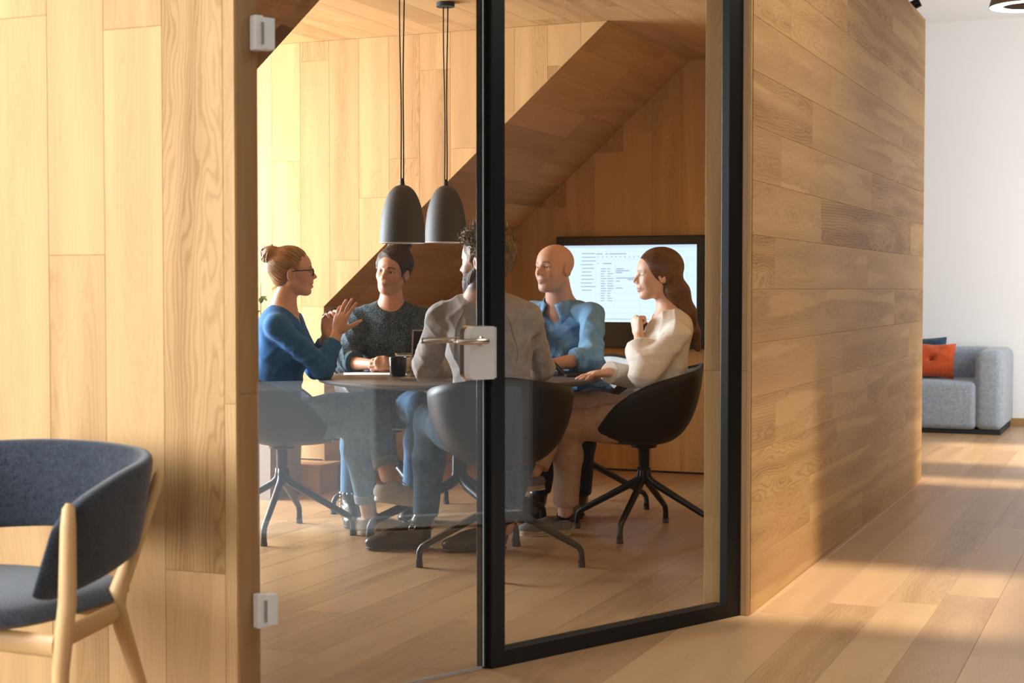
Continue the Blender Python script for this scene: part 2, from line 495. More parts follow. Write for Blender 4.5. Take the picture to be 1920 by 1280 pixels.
# ---- windows: openings cut in hall walls, with frame and pane
def glass_mat():
    n = N('clear_glass')
    t = n.t
    tr_ = n.node('ShaderNodeBsdfTransparent', {0: (0.975, 0.99, 0.985, 1)})
    gl = n.node('ShaderNodeBsdfGlossy', {'Color': (1, 1, 1, 1), 'Roughness': 0.0})
    ge = n.node('ShaderNodeNewGeometry')
    dt = n.node('ShaderNodeVectorMath', {0: ge.outputs['Incoming'], 1: ge.outputs['Normal']}, operation='DOT_PRODUCT')
    fr = n.m_('MULTIPLY_ADD', n.m_('POWER', n.m_('SUBTRACT', 1.0, n.m_('ABSOLUTE', dt.outputs['Value'])), 5.0), 0.96, 0.04)
    mx = n.node('ShaderNodeMixShader', {0: fr, 1: tr_.outputs[0], 2: gl.outputs[0]})
    t.links.new(mx.outputs[0], n.out.inputs[0])
    return n.m


GLASS = glass_mat()
WFR = simple('window_frame_white', (0.8, 0.8, 0.78), 0.5)


def wall_with_holes(name, axis, c0, c1, u0, u1, z1, holes, mat, rec=True):
    """slab normal to axis ('X' or 'Y') between c0 and c1 with rectangular openings (ua, ub, za, zb)"""
    mb = MB()
    def bx(a, b, za, zb):
        if b - a < 1e-4 or zb - za < 1e-4: return
        mb.box((c0, a, za), (c1, b, zb)) if axis == 'X' else mb.box((a, c0, za), (b, c1, zb))
    u = u0
    for ua, ub, za, zb in sorted(holes):
        bx(u, ua, 0, z1); bx(ua, ub, 0, za); bx(ua, ub, zb, z1); u = ub
    bx(u, u1, 0, z1)
    return tag(mb.build(name, mat), kind='structure')


_wn = [0]


def window(axis, c, ua, ub, za, zb, nm=2):
    _wn[0] += 1
    def P(u, z, w_): return (c + w_, u, z) if axis == 'X' else (u, c + w_, z)
    def bx(mb, u_a, u_b, z_a, z_b, t):
        a, b = P(u_a, z_a, -t), P(u_b, z_b, t)
        mb.box([min(i, j) for i, j in zip(a, b)], [max(i, j) for i, j in zip(a, b)])
    f = MB(); s = 0.05
    bx(f, ua, ua + s, za, zb, .03); bx(f, ub - s, ub, za, zb, .03); bx(f, ua + s, ub - s, za, za + s, .03); bx(f, ua + s, ub - s, zb - s, zb, .03)
    wo = tag(f.build('window_%d' % _wn[0], WFR), kind='structure')
    du = (ub - ua) / nm
    for i in range(1, nm):
        m2 = MB(); bx(m2, ua + du * i - .02, ua + du * i + .02, za + s, zb - s, .022); m2.build('mullion', WFR, wo)
    for i in range(nm):
        m2 = MB(); bx(m2, ua + du * i + .02, ua + du * (i + 1) - .02, za + .03, zb - .03, .003); m2.build('pane', GLASS, wo)
    return wo


EASTW = simple('dark_stained_panel', (0.045, 0.032, 0.024), 0.6, var=0.2)
wall_with_holes('wall_east', 'X', XF, XF + 0.18, -4.2, 13.6, ZH, [(2.9, 5.17, 0.0, 0.72), (10.1, 12.8, 0.25, 2.7)], EASTW)
window('X', XF + 0.13, 2.9, 5.17, 0.0, 0.72, 1); window('X', XF + 0.13, 10.1, 12.8, 0.25, 2.7)
wall_with_holes('wall_west', 'X', -5.0, -4.8, -4.2, YL + 0.012, ZH, [(-0.7, 2.1, 0.5, 2.9)], WHITE)
window('X', -4.93, -0.7, 2.1, 0.5, 2.9)
wall_with_holes('wall_south', 'Y', -4.2, -4.0, -5.0, XF + 0.18, ZH, [(-3.5, 0.3, 0.6, 3.1)], WHITE)
window('Y', -4.13, -3.5, 0.3, 0.6, 3.1, 3)  # unseen window behind the camera, added with the south fill lamp
wall_with_holes('wall_bay', 'X', XW - 0.2, XW, YD0, YD1 + .1, ZC, [(5.35, 7.45, 0.45, 2.42)], OAK_TRIM)
window('X', XW - 0.13, 5.35, 7.45, 0.45, 2.42)
slab('wall_north', (-6.6, 13.46, 0), (XF + 0.18, 13.6, ZH), WHITE)
slab('wall_lounge', (-6.6, 9.45, 0), (-6.4, 13.46, ZH), WHITE)
slab('wall_room_rear', (-6.4, YB + 0.2, 0), (XRI + 0.012, 9.45, ZT), WHITE)
slab('baseboard_north', (-6.4, 13.445, 0), (XF, 13.46, 0.06), OAK_TRIM)
# hall ceiling with roof windows above the corridor
mbc = MB()
xa, xb = -0.5, 0.62
ys = [-4.2, 5.05, 6.2, 9.05, 9.4, 10.2, 11.6, 13.6]
for i in range(0, len(ys) - 1):
    if i % 2 == 0: mbc.box((-6.6, ys[i], ZH), (XF + 0.18, ys[i + 1], ZH + 0.12))
    else:
        mbc.box((-6.6, ys[i], ZH), (xa, ys[i + 1], ZH + 0.12)); mbc.box((xb, ys[i], ZH), (XF + 0.18, ys[i + 1], ZH + 0.12))
tag(mbc.build('ceiling_hall', WHITE), kind='structure')
# outer skin above the wooden front wall
slab('wall_header', (-4.75, YL + 0.1, 2.62), (-2.24, YL + 0.2, ZT), OAK_TRIM)

# ------------------------------------------------------------------ glass front: door leaf and fixed panel
RZG = math.atan2(GD.y, GD.x)


def gp(u, n_, z): return G0 + GD * u + GN * n_ + Z_ * z


def gbox(mb, u0, u1, n0, n1, z0, z1, bev=0.0):
    M = Matrix.Translation(G0) @ Matrix((GD, GN, Z_)).transposed().to_4x4()
    a, b = min(n0, n1), max(n0, n1)
    return mb.box((u0, a, z0), (u1, b, z1), bev, M)


def u_at(pxx, n_=0.0):
    """distance along the glass line, n_ in front of it, seen at photo column pxx"""
    r = at(pxx, 640, d=1.0)
    a = np.array([[GD.x, -r[0]], [GD.y, -r[1]]]); s = np.linalg.solve(a, [-G0.x - GN.x * n_, -G0.y - GN.y * n_]); return float(s[0])


UP0, UP1 = u_at(902, 0.017), u_at(947, 0.028)
UPS = u_at(922, 0.028)
UR0 = u_at(1366, 0.028)
ZF = 2.45
fp = thing('glass_partition', (0, 0, 0), 'fixed glass panel in a black steel frame beside the door', 'glass panel')
gbox(MB(), UPS, UP1, -0.028, 0.028, 0, ZF, 0.002).build('post', BLACK_STEEL, fp)
gbox(MB(), u_at(905, 0.0), UPS, -0.030, 0.008, 0.0, ZF, 0.002).build('door_stop', simple('black_seal', (0.010, 0.011, 0.012), 0.25), fp)
gbox(MB(), UR0, GL, -0.008, 0.028, 0, ZF, 0.002).build('post', BLACK_STEEL, fp)
gbox(MB(), UP1, UR0, -0.028, 0.028, 0, 0.050, 0.002).build('rail', BLACK_STEEL, fp)
gbox(MB(), UP0, GL, -0.028, 0.028, ZF, ZF + 0.05, 0.002).build('rail', BLACK_STEEL, fp)
gbox(MB(), UP1 - 0.004, UR0 + 0.004, -0.006, 0.006, 0.045, ZF).build('pane', GLASS, fp)
hd = tag(gbox(gbox(MB(), 0.0, UP0, -0.05, 0.05, ZF, ZT), UP0, GL, -0.05, 0.05, ZF + 0.05, ZT).build('trim_2', OAK_TRIM), kind='structure')

dr = thing('glass_door', (0, 0, 0), 'frameless glass door leaf with lever handle and white hinges', 'door')
gbox(MB(), 0.012, UP0 + 0.004, 0.012, 0.022, 0.012, ZF - 0.01).build('pane', GLASS, dr)
edge = simple('glass_edge', (0.55, 0.75, 0.68), 0.2)
gbox(MB(), UP0 + 0.0041, UP0 + 0.0052, 0.0195, 0.0222, 0.012, ZF - 0.01).build('glass_edge', edge, dr)
gbox(MB(), 0.06, UP0, 0.013, 0.021, 0.006, 0.0125).build('bottom_seal', simple('clear_seal', (0.30, 0.29, 0.28), 0.3), dr)
HW = simple('hinge_white', (0.72, 0.71, 0.69), 0.45)
for yy in (65, 1140):
    zc = at(485, yy, Y=3.5)[2]
    hh = 0.042
    h = gbox(MB(), 0.026, 0.062, -0.004, 0.032, zc - hh, zc + hh, 0.003).build('hinge', HW, dr)
    gbox(MB(), 0.002, 0.028, 0.0, 0.030, zc - hh - 0.004, zc + hh + 0.004, 0.004).build('hinge_knuckle', HW, h)
    gbox(MB(), 0.019, 0.026, 0.030, 0.0335, zc - 0.030, zc + 0.028).build('hinge_pin', simple('hinge_gap', (0.25, 0.24, 0.23), 0.5), h)
STEEL = simple('satin_nickel', (0.66, 0.58, 0.50), 0.26, 1.0)
PLATE = simple('lock_plate', (0.74, 0.72, 0.68), 0.40, 0.35)
zl0, zl1 = at(905, 709, Y=4.2)[2], at(905, 611, Y=4.2)[2]


def lock_plate(mb, u0, u1, n0, n1, z0, z1, r=0.022):
    """box rounded on its hinge-side corners"""
    pts = [(u1, z0), (u1, z1)]
    for k in range(7): a = PI / 2 + k * PI / 12; pts.append((u0 + r + r * math.cos(a), z1 - r + r * math.sin(a)))
    for k in range(7): a = PI + k * PI / 12; pts.append((u0 + r + r * math.cos(a), z0 + r + r * math.sin(a)))
    n = len(pts)
    vs = [gp(u, n0, z) for u, z in pts] + [gp(u, n1, z) for u, z in pts]
    return mb.add(vs, [tuple(range(n)), tuple(range(n, 2 * n))[::-1]] + [(i, n + i, n + (i + 1) % n, (i + 1) % n) for i in range(n)])


UL0, UL1 = u_at(881, 0.05), u_at(927, 0.05)
lk = lock_plate(MB(), UL0, UL1, 0.023, 0.050, zl0, zl1).build('lock_case', PLATE, dr)
lock_plate(MB(), UL0 + 0.012, UL1, -0.012, 0.018, zl0 - 0.002, zl1 + 0.002).build('lock_case', STEEL, dr)
gbox(MB(), UL1 + 0.001, UL1 + 0.012, 0.020, 0.046, zl0 + 0.003, zl1 - 0.003, 0.001).build('strike_plate', PLATE, dr)
zh = at(900, 637, Y=4.2)[2]
uh0 = u_at(916, 0.095)
lv = MB().tube([gp(uh0, 0.05, zh), gp(uh0, 0.085, zh), gp(uh0 - 0.004, 0.092, zh), gp(uh0 - 0.012, 0.095, zh), gp(uh0 - 0.125, 0.095, zh)], 0.0088, 16).build('lever', STEEL, dr, True)
MB().tube([gp(uh0, 0.048, zh), gp(uh0, 0.058, zh)], 0.015, 20).build('rosette', STEEL, lv, True)
MB().tube([gp(uh0, -0.012, zh), gp(uh0, -0.05, zh), gp(uh0 - 0.012, -0.06, zh), gp(uh0 - 0.125, -0.06, zh)], 0.0088, 16).build('lever', STEEL, dr, True)

# ------------------------------------------------------------------ furniture
def rd(r, d, z=0.0):
    """plan position from lateral offset r and depth d as seen from the camera's standpoint"""
    return Vector((math.cos(YAW) * r - math.sin(YAW) * d, math.sin(YAW) * r + math.cos(YAW) * d, z))


def fabric(name, c1, c2, scale=420.0, rough=0.95, sheen=0.3, bumpd=0.0012):
    if name in MATS: return MATS[name]
    n = N(name)
    tc = n.node('ShaderNodeTexCoord').outputs['Object']
    a = n.noise(tc, scale, 2.0, 0.7)
    b = n.noise(tc, scale * 0.22, 3.0, 0.6)
    f = n.m_('ADD', n.m_('MULTIPLY', a, 0.7), n.m_('MULTIPLY', b, 0.3))
    n.set(color=n.ramp(f, [(0.36, c1), (0.62, c2)]), rough=rough, spec=0.2, sheen=sheen)
    n.bump(f, 0.5, bumpd)
    MATS[name] = n.m
    return n.m


SHELL = simple('black_plastic', (0.010, 0.010, 0.011), 0.48, 0, 0.35)
LEGM = simple('black_powder_coat', (0.010, 0.011, 0.012), 0.36, 0, 0.4)
RUBBER = simple('rubber', (0.01, 0.01, 0.01), 0.7)
GREY_FAB = fabric('grey_wool', (0.20, 0.24, 0.28), (0.42, 0.47, 0.52))
LGREY_FAB = fabric('pale_grey_wool', (0.36, 0.40, 0.42), (0.62, 0.66, 0.68))


def interp(t, ks):
    for (a, va), (b, vb) in zip(ks[:-1], ks[1:]):
        if t <= b:
            u = (t - a) / (b - a); u = u * u * (3 - 2 * u) if False else u
            return va + (vb - va) * u
    return ks[-1][1]


def smooth_keys(ks, n=181):
    """sampled and blurred key curve over 0..pi"""
    v = np.array([interp(PI * i / (n - 1), ks) for i in range(n)])
    for _ in range(3):
        p = np.pad(v, 9, mode='reflect'); v = np.convolve(p, np.ones(19) / 19, 'valid')
    return lambda t: float(np.interp(t, np.linspace(0, PI, n), v))


_d = math.radians
RIMZ = smooth_keys([(0, 0.452), (_d(34), 0.462), (_d(48), 0.545), (_d(64), 0.635), (_d(90), 0.715), (_d(125), 0.765), (PI, 0.805)])


def shell_surface(z0, off, tmax=1.0, nt=64, ns=18):
    vs = []; fs = []
    vs.append((0.0, 0.0, z0))
    for j in range(1, ns + 1):
        t = j / ns * tmax
        for i in range(nt):
            th = 2 * PI * i / nt
            c, s = math.cos(th), math.sin(th)
            ax = 0.265 if c > 0 else 0.275
            e = 2.45
            rr = (abs(c / ax) ** e + abs(s / 0.302) ** e) ** (-1 / e) - off
            ph = abs(math.atan2(s, c))
            zr = RIMZ(ph) - off * 0.3
            k = min(1.0, max(0.0, (zr - 0.47) / 0.18))
            sx = math.sin(t * PI / 2) ** (0.95 - 0.22 * k)
            g = (1 - math.cos(t * PI / 2)) ** 1.15
            # the wall flares outward a little towards its rim
            fl = 1.0 - 0.10 * k * (1 - t) * 1.0
            z = z0 + (zr - z0) * g
            if c > 0.5: z -= 0.012 * (t ** 6) * (1 - k)
            vs.append((rr * sx * fl * c, rr * sx * fl * s, z))
    for i in range(nt): fs.append((0, 1 + i, 1 + (i + 1) % nt))
    for j in range(ns - 1):
        for i in range(nt):
            a = 1 + j * nt + i; b = 1 + j * nt + (i + 1) % nt
            fs.append((a, a + nt, b + nt, b))
    return vs, fs


def star_leg(ang, rad, zt, rb=0.0165):
    c, s = math.cos(ang), math.sin(ang)
    P = [(0.016, zt), (0.017, 0.285), (0.022, 0.262), (0.040, 0.243), (0.075, 0.222), (rad - 0.035, 0.098), (rad - 0.012, 0.084), (rad - 0.002, 0.066), (rad, 0.045), (rad, 0.012)]
    k = [1.0, 1.0, 1.02, 1.05, 1.05, 0.86, 0.82, 0.80, 0.80, 0.92]
    return [(r * c, r * s, z) for r, z in P], [rb * q for q in k]


def make_chair(name, loc, rz, base_rz, label, liner, shellm=SHELL):
    t = thing(name, loc, label, 'chair', rz, 'swivel armchairs around the round table')
    v, f = shell_surface(0.418, 0.0)
    sh = mesh('shell', v, f, shellm, t, True)
    md = sh.modifiers.new('thickness', 'SOLIDIFY'); md.thickness = 0.009; md.offset = 1.0
    v, f = shell_surface(0.432, 0.012, 0.985)
    li = mesh('seat_upholstery', v, f, liner, t, True)
    md = li.modifiers.new('thickness', 'SOLIDIFY'); md.thickness = 0.012; md.offset = 0.0
    b = base_rz - rz
    col = MB().lathe([(0.062, 0.416), (0.060, 0.404), (0.032, 0.398), (0.027, 0.392), (0.026, 0.315), (0.0235, 0.312), (0.0235, 0.25), (0.015, 0.235)], seg=24, capt=True)
    col.build('swivel_column', LEGM, t, autos=40)
    for k in range(4):
        P, R = star_leg(b + k * PI / 2, 0.335, 0.31)
        lg = MB().tube(P, R, 12).build('leg', LEGM, t, True)
        e = P[-1]
        MB().lathe([(0.012, 0.0), (0.0155, 0.0), (0.0160, 0.010), (0.0145, 0.018)], (e[0], e[1], 0), 16, True, True).build('foot_glide', RUBBER, lg, autos=40)
    return t


def face(v):
    return math.atan2(v.y, v.x)


RT = Vector((math.cos(YAW), math.sin(YAW), 0)); FWD = Vector((-math.sin(YAW), math.cos(YAW), 0))
CH = {'B': rd(-1.075, 7.13), 'M': rd(-0.048, 6.28), 'W': rd(0.62, 7.17), 'P': rd(0.365, 7.95), 'K': rd(-0.63, 7.95)}
TC = rd(-0.247, 7.19)


def foot_dir(c, x, y):
    p = at(x, y, Z=0); return math.atan2(p[1] - c.y, p[0] - c.x)


make_chair('swivel_armchair', CH['B'], face(RT * 0.98 + FWD * 0.10), foot_dir(CH['B'], 662, 1003), 'black shell swivel armchair under the woman in the blue sweater', GREY_FAB)
make_chair('swivel_armchair', CH['M'], face(FWD - RT * 0.05), foot_dir(CH['M'], 783, 1063), 'black shell swivel armchair seen from behind, under the man in grey', GREY_FAB)
make_chair('swivel_armchair', CH['W'], face(-RT + FWD * 0.05), foot_dir(CH['W'], 1083, 990), 'black shell swivel armchair under the woman in the white blouse', GREY_FAB)
make_chair('swivel_armchair', CH['P'], face(TC - CH['P']), foot_dir(CH['P'], 1215, 955), 'swivel armchair with pale grey upholstery under the bald man', LGREY_FAB)
make_chair('swivel_armchair', CH['K'], face(TC - CH['K']), foot_dir(CH['K'], 828, 945), 'grey upholstered swivel armchair under the woman in the dotted blouse', GREY_FAB)

# round table
ZTB = 0.735
TOPM = simple('table_linoleum', (0.105, 0.088, 0.078), 0.42, var=0.12)
tb = thing('round_table', TC, 'round dark meeting table on a black four-legged swivel base', 'table')
RT_ = 0.66
MB().lathe([(0.0, ZTB), (RT_ - 0.004, ZTB), (RT_, ZTB - 0.003), (RT_, ZTB - 0.012), (RT_ - 0.006, ZTB - 0.018), (RT_ - 0.06, ZTB - 0.030), (0.0, ZTB - 0.030)], seg=96).build('table_top', TOPM, tb, autos=35)
MB().lathe([(0.16, ZTB - 0.031), (0.16, ZTB - 0.036), (0.045, ZTB - 0.045), (0.036, ZTB - 0.06), (0.034, 0.30), (0.02, 0.24)], seg=32, capt=True).build('pedestal', LEGM, tb, autos=40)
bz = foot_dir(TC, 688, 1015)
for k in range(4):
    P, R = star_leg(bz + k * PI / 2, 0.478, 0.40, 0.022)
    lg = MB().tube(P, R, 14).build('leg', LEGM, tb, True)
    e = P[-1]
    MB().lathe([(0.016, 0.0), (0.021, 0.0), (0.0215, 0.012), (0.0195, 0.02)], (e[0], e[1], 0), 16, True, True).build('foot_glide', RUBBER, lg, autos=40)

# things on the table
pp = at(685, 702, Z=ZTB)
pa = tag(MB().box((-0.105, -0.15, 0), (0.105, 0.15, 0.0022)).build('paper_sheets', simple('paper', (0.86, 0.86, 0.86), 0.8)), 'loose stack of white paper sheets on the table before the woman in blue', 'paper')
pa.location = (pp[0] + 0.02, pp[1] + 0.06, ZTB); pa.rotation_euler = (0, 0, YAW + PI / 2 + 0.12)
cp = at(746, 705, Z=ZTB)
CUPM = simple('black_glazed_ceramic', (0.012, 0.014, 0.016), 0.18)
cu = MB().lathe([(0.0, 0.001), (0.033, 0.001), (0.037, 0.006), (0.0425, 0.088), (0.041, 0.0905), (0.0395, 0.088), (0.034, 0.01), (0.0, 0.008)], seg=40).build('cup', CUPM, None, autos=50)
cu.location = (cp[0], cp[1], ZTB); tag(cu, 'small black glazed cup standing on the round table', 'cup')
gp_ = at(757, 699, Z=ZTB)
gl_ = MB().lathe([(0.0, 0.001), (0.028, 0.001), (0.031, 0.006), (0.045, 0.098), (0.0435, 0.098), (0.029, 0.008), (0.0, 0.006)], seg=40).build('tumbler', GLASS, None, True)
gl_.location = (gp_[0], gp_[1], ZTB); tag(gl_, 'clear glass tumbler behind the black cup', 'glass')
MB().lathe([(0.0, 0.085), (0.0415, 0.085)], seg=40).build('water', simple('milky_water', (0.75, 0.78, 0.82), 0.1), gl_)
ALU = simple('laptop_aluminium', (0.50, 0.51, 0.53), 0.35, 0.85)
DARKG = simple('laptop_dark', (0.02, 0.021, 0.024), 0.4)


def laptop(loc, rz, label, body, open_deg=105, w=0.31, d=0.215):
    t = thing('laptop', loc, label, 'laptop', rz)
    MB().box((-w / 2, -d, 0.0), (w / 2, 0, 0.013), 0.003).build('keyboard_base', body, t)
    k = MB()
    for r in range(5):
        for c in range(13):
            x0 = -w / 2 + 0.018 + c * (w - 0.036) / 13; y0 = -0.10 + r * 0.0175
            k.box((x0, y0, 0.013), (x0 + 0.017, y0 + 0.0145, 0.0145))
    ko = k.build('keys', simple('key_black', (0.02, 0.02, 0.02), 0.6), t); ko['kind'] = 'stuff'
    M = Matrix.Translation((0, 0, 0.013)) @ Matrix.Rotation(math.radians(open_deg - 90), 4, 'X').inverted()
    ld = MB().box((-w / 2, -0.004, 0), (w / 2, 0.003, d), 0.002, M).build('lid', body, t)
    MB().box((-w / 2 + 0.008, -0.0046, 0.012), (w / 2 - 0.008, -0.004, d - 0.008), 0, M).build('display', simple('display_off', (0.02, 0.025, 0.035), 0.15), ld)
    return t


lp = rd(-0.315, 7.02, ZTB)
laptop(lp, face(RT) - 0.16, 'open silver laptop in front of the man with curly hair', ALU, 103)
lw = at(1088, 705, Z=ZTB)
laptop((lw[0] - 0.10, lw[1] + 0.02, ZTB), face(FWD) + 0.10, 'open dark laptop under the hand of the woman in white', DARKG, 134, 0.30, 0.2)

# wall screen
TVX0, TVX1, TVZ0, TVZ1 = -3.549, -2.553, 0.775, 1.475
tv = thing('wall_screen', (TVX0 / 2 + TVX1 / 2, YB, TVZ0), 'large wall-mounted screen in a black frame showing a spreadsheet', 'screen')
ox, oz = TVX0 / 2 + TVX1 / 2, TVZ0


def tvb(mb, x0, x1, y0, y1, z0, z1, bev=0.0): return mb.box((x0 - ox, y0 - YB, z0 - oz), (x1 - ox, y1 - YB, z1 - oz), bev)


BEZ = simple('screen_bezel', (0.012, 0.010, 0.009), 0.3)
tvb(MB(), TVX0, TVX1, YB - 0.055, YB, TVZ0, TVZ1, 0.008).build('bezel', BEZ, tv)
SX0, SX1, SZ0, SZ1 = TVX0 + 0.055, -2.624, 0.938, 1.418
ns_ = N('screen_glow'); ns_.set(color=(0.02, 0.02, 0.02), emit=(0.66, 0.83, 1.0), estr=0.98, rough=0.25)
sc_ = tvb(MB(), SX0, SX1, YB - 0.0565, YB - 0.0545, SZ0, SZ1).build('display', ns_.m, tv)
ni = N('screen_ink'); ni.set(color=(0.02, 0.02, 0.02), emit=(0.36, 0.47, 0.62), estr=0.9)
ni2 = N('screen_lines'); ni2.set(color=(0.02, 0.02, 0.02), emit=(0.55, 0.70, 0.88), estr=0.95)
ink = MB(); ln = MB()
yk = YB - 0.0569
rng = random.Random(5)
SW, SH = SX1 - SX0, SZ1 - SZ0
def row(mb, u0, u1, v, h=0.008): tvb(mb, SX0 + u0 * SW, SX0 + u1 * SW, yk, yk + 0.0003, SZ1 - v * SH - h, SZ1 - v * SH)
for i in range(11): row(ink, 0.13 + rng.uniform(0, .01), 0.24 + rng.uniform(-.03, .01), 0.10 + 0.048 * i, 0.006)
for i in range(14): row(ink, 0.285, 0.31 + rng.uniform(0, .02), 0.30 + 0.032 * i, 0.006); row(ink, 0.335, 0.365 + rng.uniform(-.01, .02), 0.30 + 0.032 * i, 0.006)
for a, b, v in ((.40, .46, .30), (.40, .50, .325), (.40, .45, .35), (.40, .60, .42), (.49, .54, .44), (.40, .43, .46), (.40, .45, .55), (.25, .28, .105), (.28, .30, .105), (.32, .34, .105), (.35, .48, .105), (.30, .37, .23), (.26, .27, .23)):
    row(ink, a, b, v, 0.007)
for i in range(14): row(ink, 0.26 + i * 0.034, 0.27 + i * 0.034, 0.14, 0.007)
for v in (0.045, 0.075, 0.165, 0.19, 0.40, 0.52, 0.62, 0.72, 0.80, 0.88, 0.955): row(ln, 0.25, 0.995, v, 0.0025)
for u in (0.245, 0.39, 0.58, 0.76, 0.93): tvb(ln, SX0 + u * SW, SX0 + u * SW + 0.0025, yk, yk + 0.0003, SZ0 + 0.01, SZ1 - 0.18 * SH)
row(ln, 0.0, 1.0, 0.0, 0.016); row(ink, 0.0, 1.0, 0.958, 0.004)
for o_n, mb_, m_ in (('screen_text', ink, ni.m), ('screen_grid', ln, ni2.m)):
    oo = mb_.build(o_n, m_, sc_); oo['kind'] = 'stuff'
tvb(MB(), TVX1 - 0.012, TVX1 + 0.012, YB - 0.03, YB - 0.006, TVZ0 + 0.02, TVZ0 + 0.07, 0.004).build('pen_holder', simple('pale_plastic', (0.6, 0.6, 0.58), 0.5), tv)

# pendant lamps over the table
LAMP = simple('lamp_grey', (0.045, 0.047, 0.050), 0.6)
LIN = simple('lamp_inside', (0.75, 0.74, 0.72), 0.6)
CORD = simple('cord_black', (0.01, 0.01, 0.01), 0.7)


def pendant(x, ybot, d, w_, h_, label):
    p = at(x, ybot, d=d)
    t = thing('pendant_lamp', p, label, 'lamp', 0, 'pendant lamps over the table')
    prof = []
    for k in range(17):
        a = k / 16 * PI / 2
        tt_ = math.sin(a) ** 1.2; prof.append((max(0.004, w_ * (1 - tt_ ** 2.2) ** 0.42), h_ * tt_))
    MB().lathe(prof, seg=48, capt=True).build('lamp_shade', LAMP, t, autos=60)
    MB().lathe([(w_, 0.0), (w_ + 0.0012, -0.0025), (w_ - 0.003, -0.003), (w_ - 0.004, 0.0)] + [(r * 0.95, z * 0.96) for r, z in prof], seg=48).build('shade_lining', LIN, t, True)
    MB().lathe([(0.012, h_ * .98), (0.010, h_ + 0.02), (0.004, h_ + 0.03)], seg=16, capt=True).build('cord_grip', CORD, t, True)
    for s in (-1, 1):
        pts = []
        for k in range(13):
            f = k / 12; z = h_ + (ZC - p[2] - h_) * f
            o = 0.006 * s * (0.7 + 0.9 * f) + 0.002 * math.sin(7 * f + s)
            pts.append((o * RT.x, o * RT.y, z))
        MB().tube(pts, 0.0036, 6).build('cord', CORD, t, True)
    MB().lathe([(0.045, ZC - p[2] - 0.022), (0.045, ZC - p[2] - 0.001)], seg=24, capb=True, capt=True).build('ceiling_rose', CORD, t, autos=40)
    return t


pendant(754.5, 455, 7.1, 0.1055, 0.268, 'dark grey bell pendant lamp over the table, the left one')
pendant(836, 454, 7.55, 0.1035, 0.279, 'dark grey bell pendant lamp over the table, the right one')

# corridor lamp, its lit ring facing down
p = at(1922, 12, d=8.0)
t = thing('ring_lamp', p, 'brown cone pendant lamp with a lit ring, above the corridor', 'lamp')
BRN = simple('lamp_bronze', (0.20, 0.13, 0.085), 0.5)
MB().lathe([(0.178, 0.0), (0.181, 0.004), (0.135, 0.17), (0.0, 0.175)], seg=48).build('lamp_shade', BRN, t, autos=40)
nr = N('lit_ring'); nr.set(color=(0.9, 0.9, 0.9), emit=(1.0, 0.96, 0.9), estr=6.0)
MB().lathe([(0.112, 0.004), (0.114, -0.001), (0.176, -0.001), (0.178, 0.003)], seg=48).build('light_ring', nr.m, t, True)
MB().lathe([(0.112, 0.004), (0.095, 0.12), (0.0, 0.12)], seg=48).build('reflector', BRN, t, True)
MB().tube([(0, 0, 0.17), (0, 0, ZH - p[2])], 0.003, 8).build('cord', CORD, t, True)
# small black spotlight on top of the partition
sp = at(1709, 4, X=XR - 0.09)
t = thing('spotlight', (sp[0], sp[1], ZT), 'small black spotlight standing on top of the wooden partition', 'spotlight')
MB().lathe([(0.035, 0.0), (0.035, 0.012)], seg=20, capb=True, capt=True).build('base', BLACK_STEEL, t, autos=40)
MB().tube([(0, 0, 0.01), (0, 0, 0.07)], 0.006, 8).build('stem', BLACK_STEEL, t, True)
MB().tube([(-0.04, 0, 0.075), (0.05, 0.0, 0.115)], 0.028, 16).build('head', BLACK_STEEL, t, autos=40)

# ------------------------------------------------------------------ planter with a leafy plant in the bay
pc = at(499, 938, Z=0)
CLAY = simple('planter_grey', (0.30, 0.26, 0.235), 0.8, var=0.1, bump=(40, 0.1, 0.004))
pl = thing('potted_plant', (pc[0] - 0.135, pc[1] + 0.165, 0), 'leafy green plant in a tall grey planter beside the bay wall', 'plant')
MB().add([(s * w0, q * w0, z) for z, w0 in ((0, 0.155), (0.52, 0.168), (0.52, 0.15), (0.46, 0.148)) for s, q in ((-1, -1), (1, -1), (1, 1), (-1, 1))],
         [(3, 2, 1, 0)] + [(k * 4 + i, k * 4 + (i + 1) % 4, k * 4 + 4 + (i + 1) % 4, k * 4 + 4 + i) for k in range(3) for i in range(4)] + [(12, 13, 14, 15)]).build('planter', CLAY, pl)
MB().box((-0.147, -0.147, 0.45), (0.147, 0.147, 0.465)).build('soil', simple('soil', (0.03, 0.02, 0.014), 0.95, bump=(90, 0.8, 0.01)), pl)
STEMM = simple('stem_brown', (0.10, 0.075, 0.04), 0.8)
nl = N('leaf_green')
nz = nl.noise(nl.node('ShaderNodeTexCoord').outputs['Object'], 14.0, 2.0)
nl.set(color=nl.ramp(nz, [(0.3, (0.035, 0.075, 0.03)), (0.7, (0.12, 0.19, 0.085))]), rough=0.4)
nl.b.inputs['Subsurface Weight'].default_value = 0.0
LEAF = nl.m


def leaf_mesh(L, W):
    vs = []; fs = []
    for i in range(6):
        t_ = i / 5; w_ = W * math.sin(PI * min(1, t_ * 0.96 + 0.02)) ** 0.8
        b = -0.22 * L * t_ * t_
        vs += [(L * t_, -w_, b + 0.18 * w_), (L * t_, 0, b), (L * t_, w_, b + 0.18 * w_)]
    for i in range(5):
        for k in range(2): a = i * 3 + k; fs.append((a, a + 3, a + 4, a + 1))
    me = bpy.data.meshes.new('leaf'); me.from_pydata(vs, [], fs); me.materials.append(LEAF)
    me.polygons.foreach_set('use_smooth', [True] * len(me.polygons)); return me


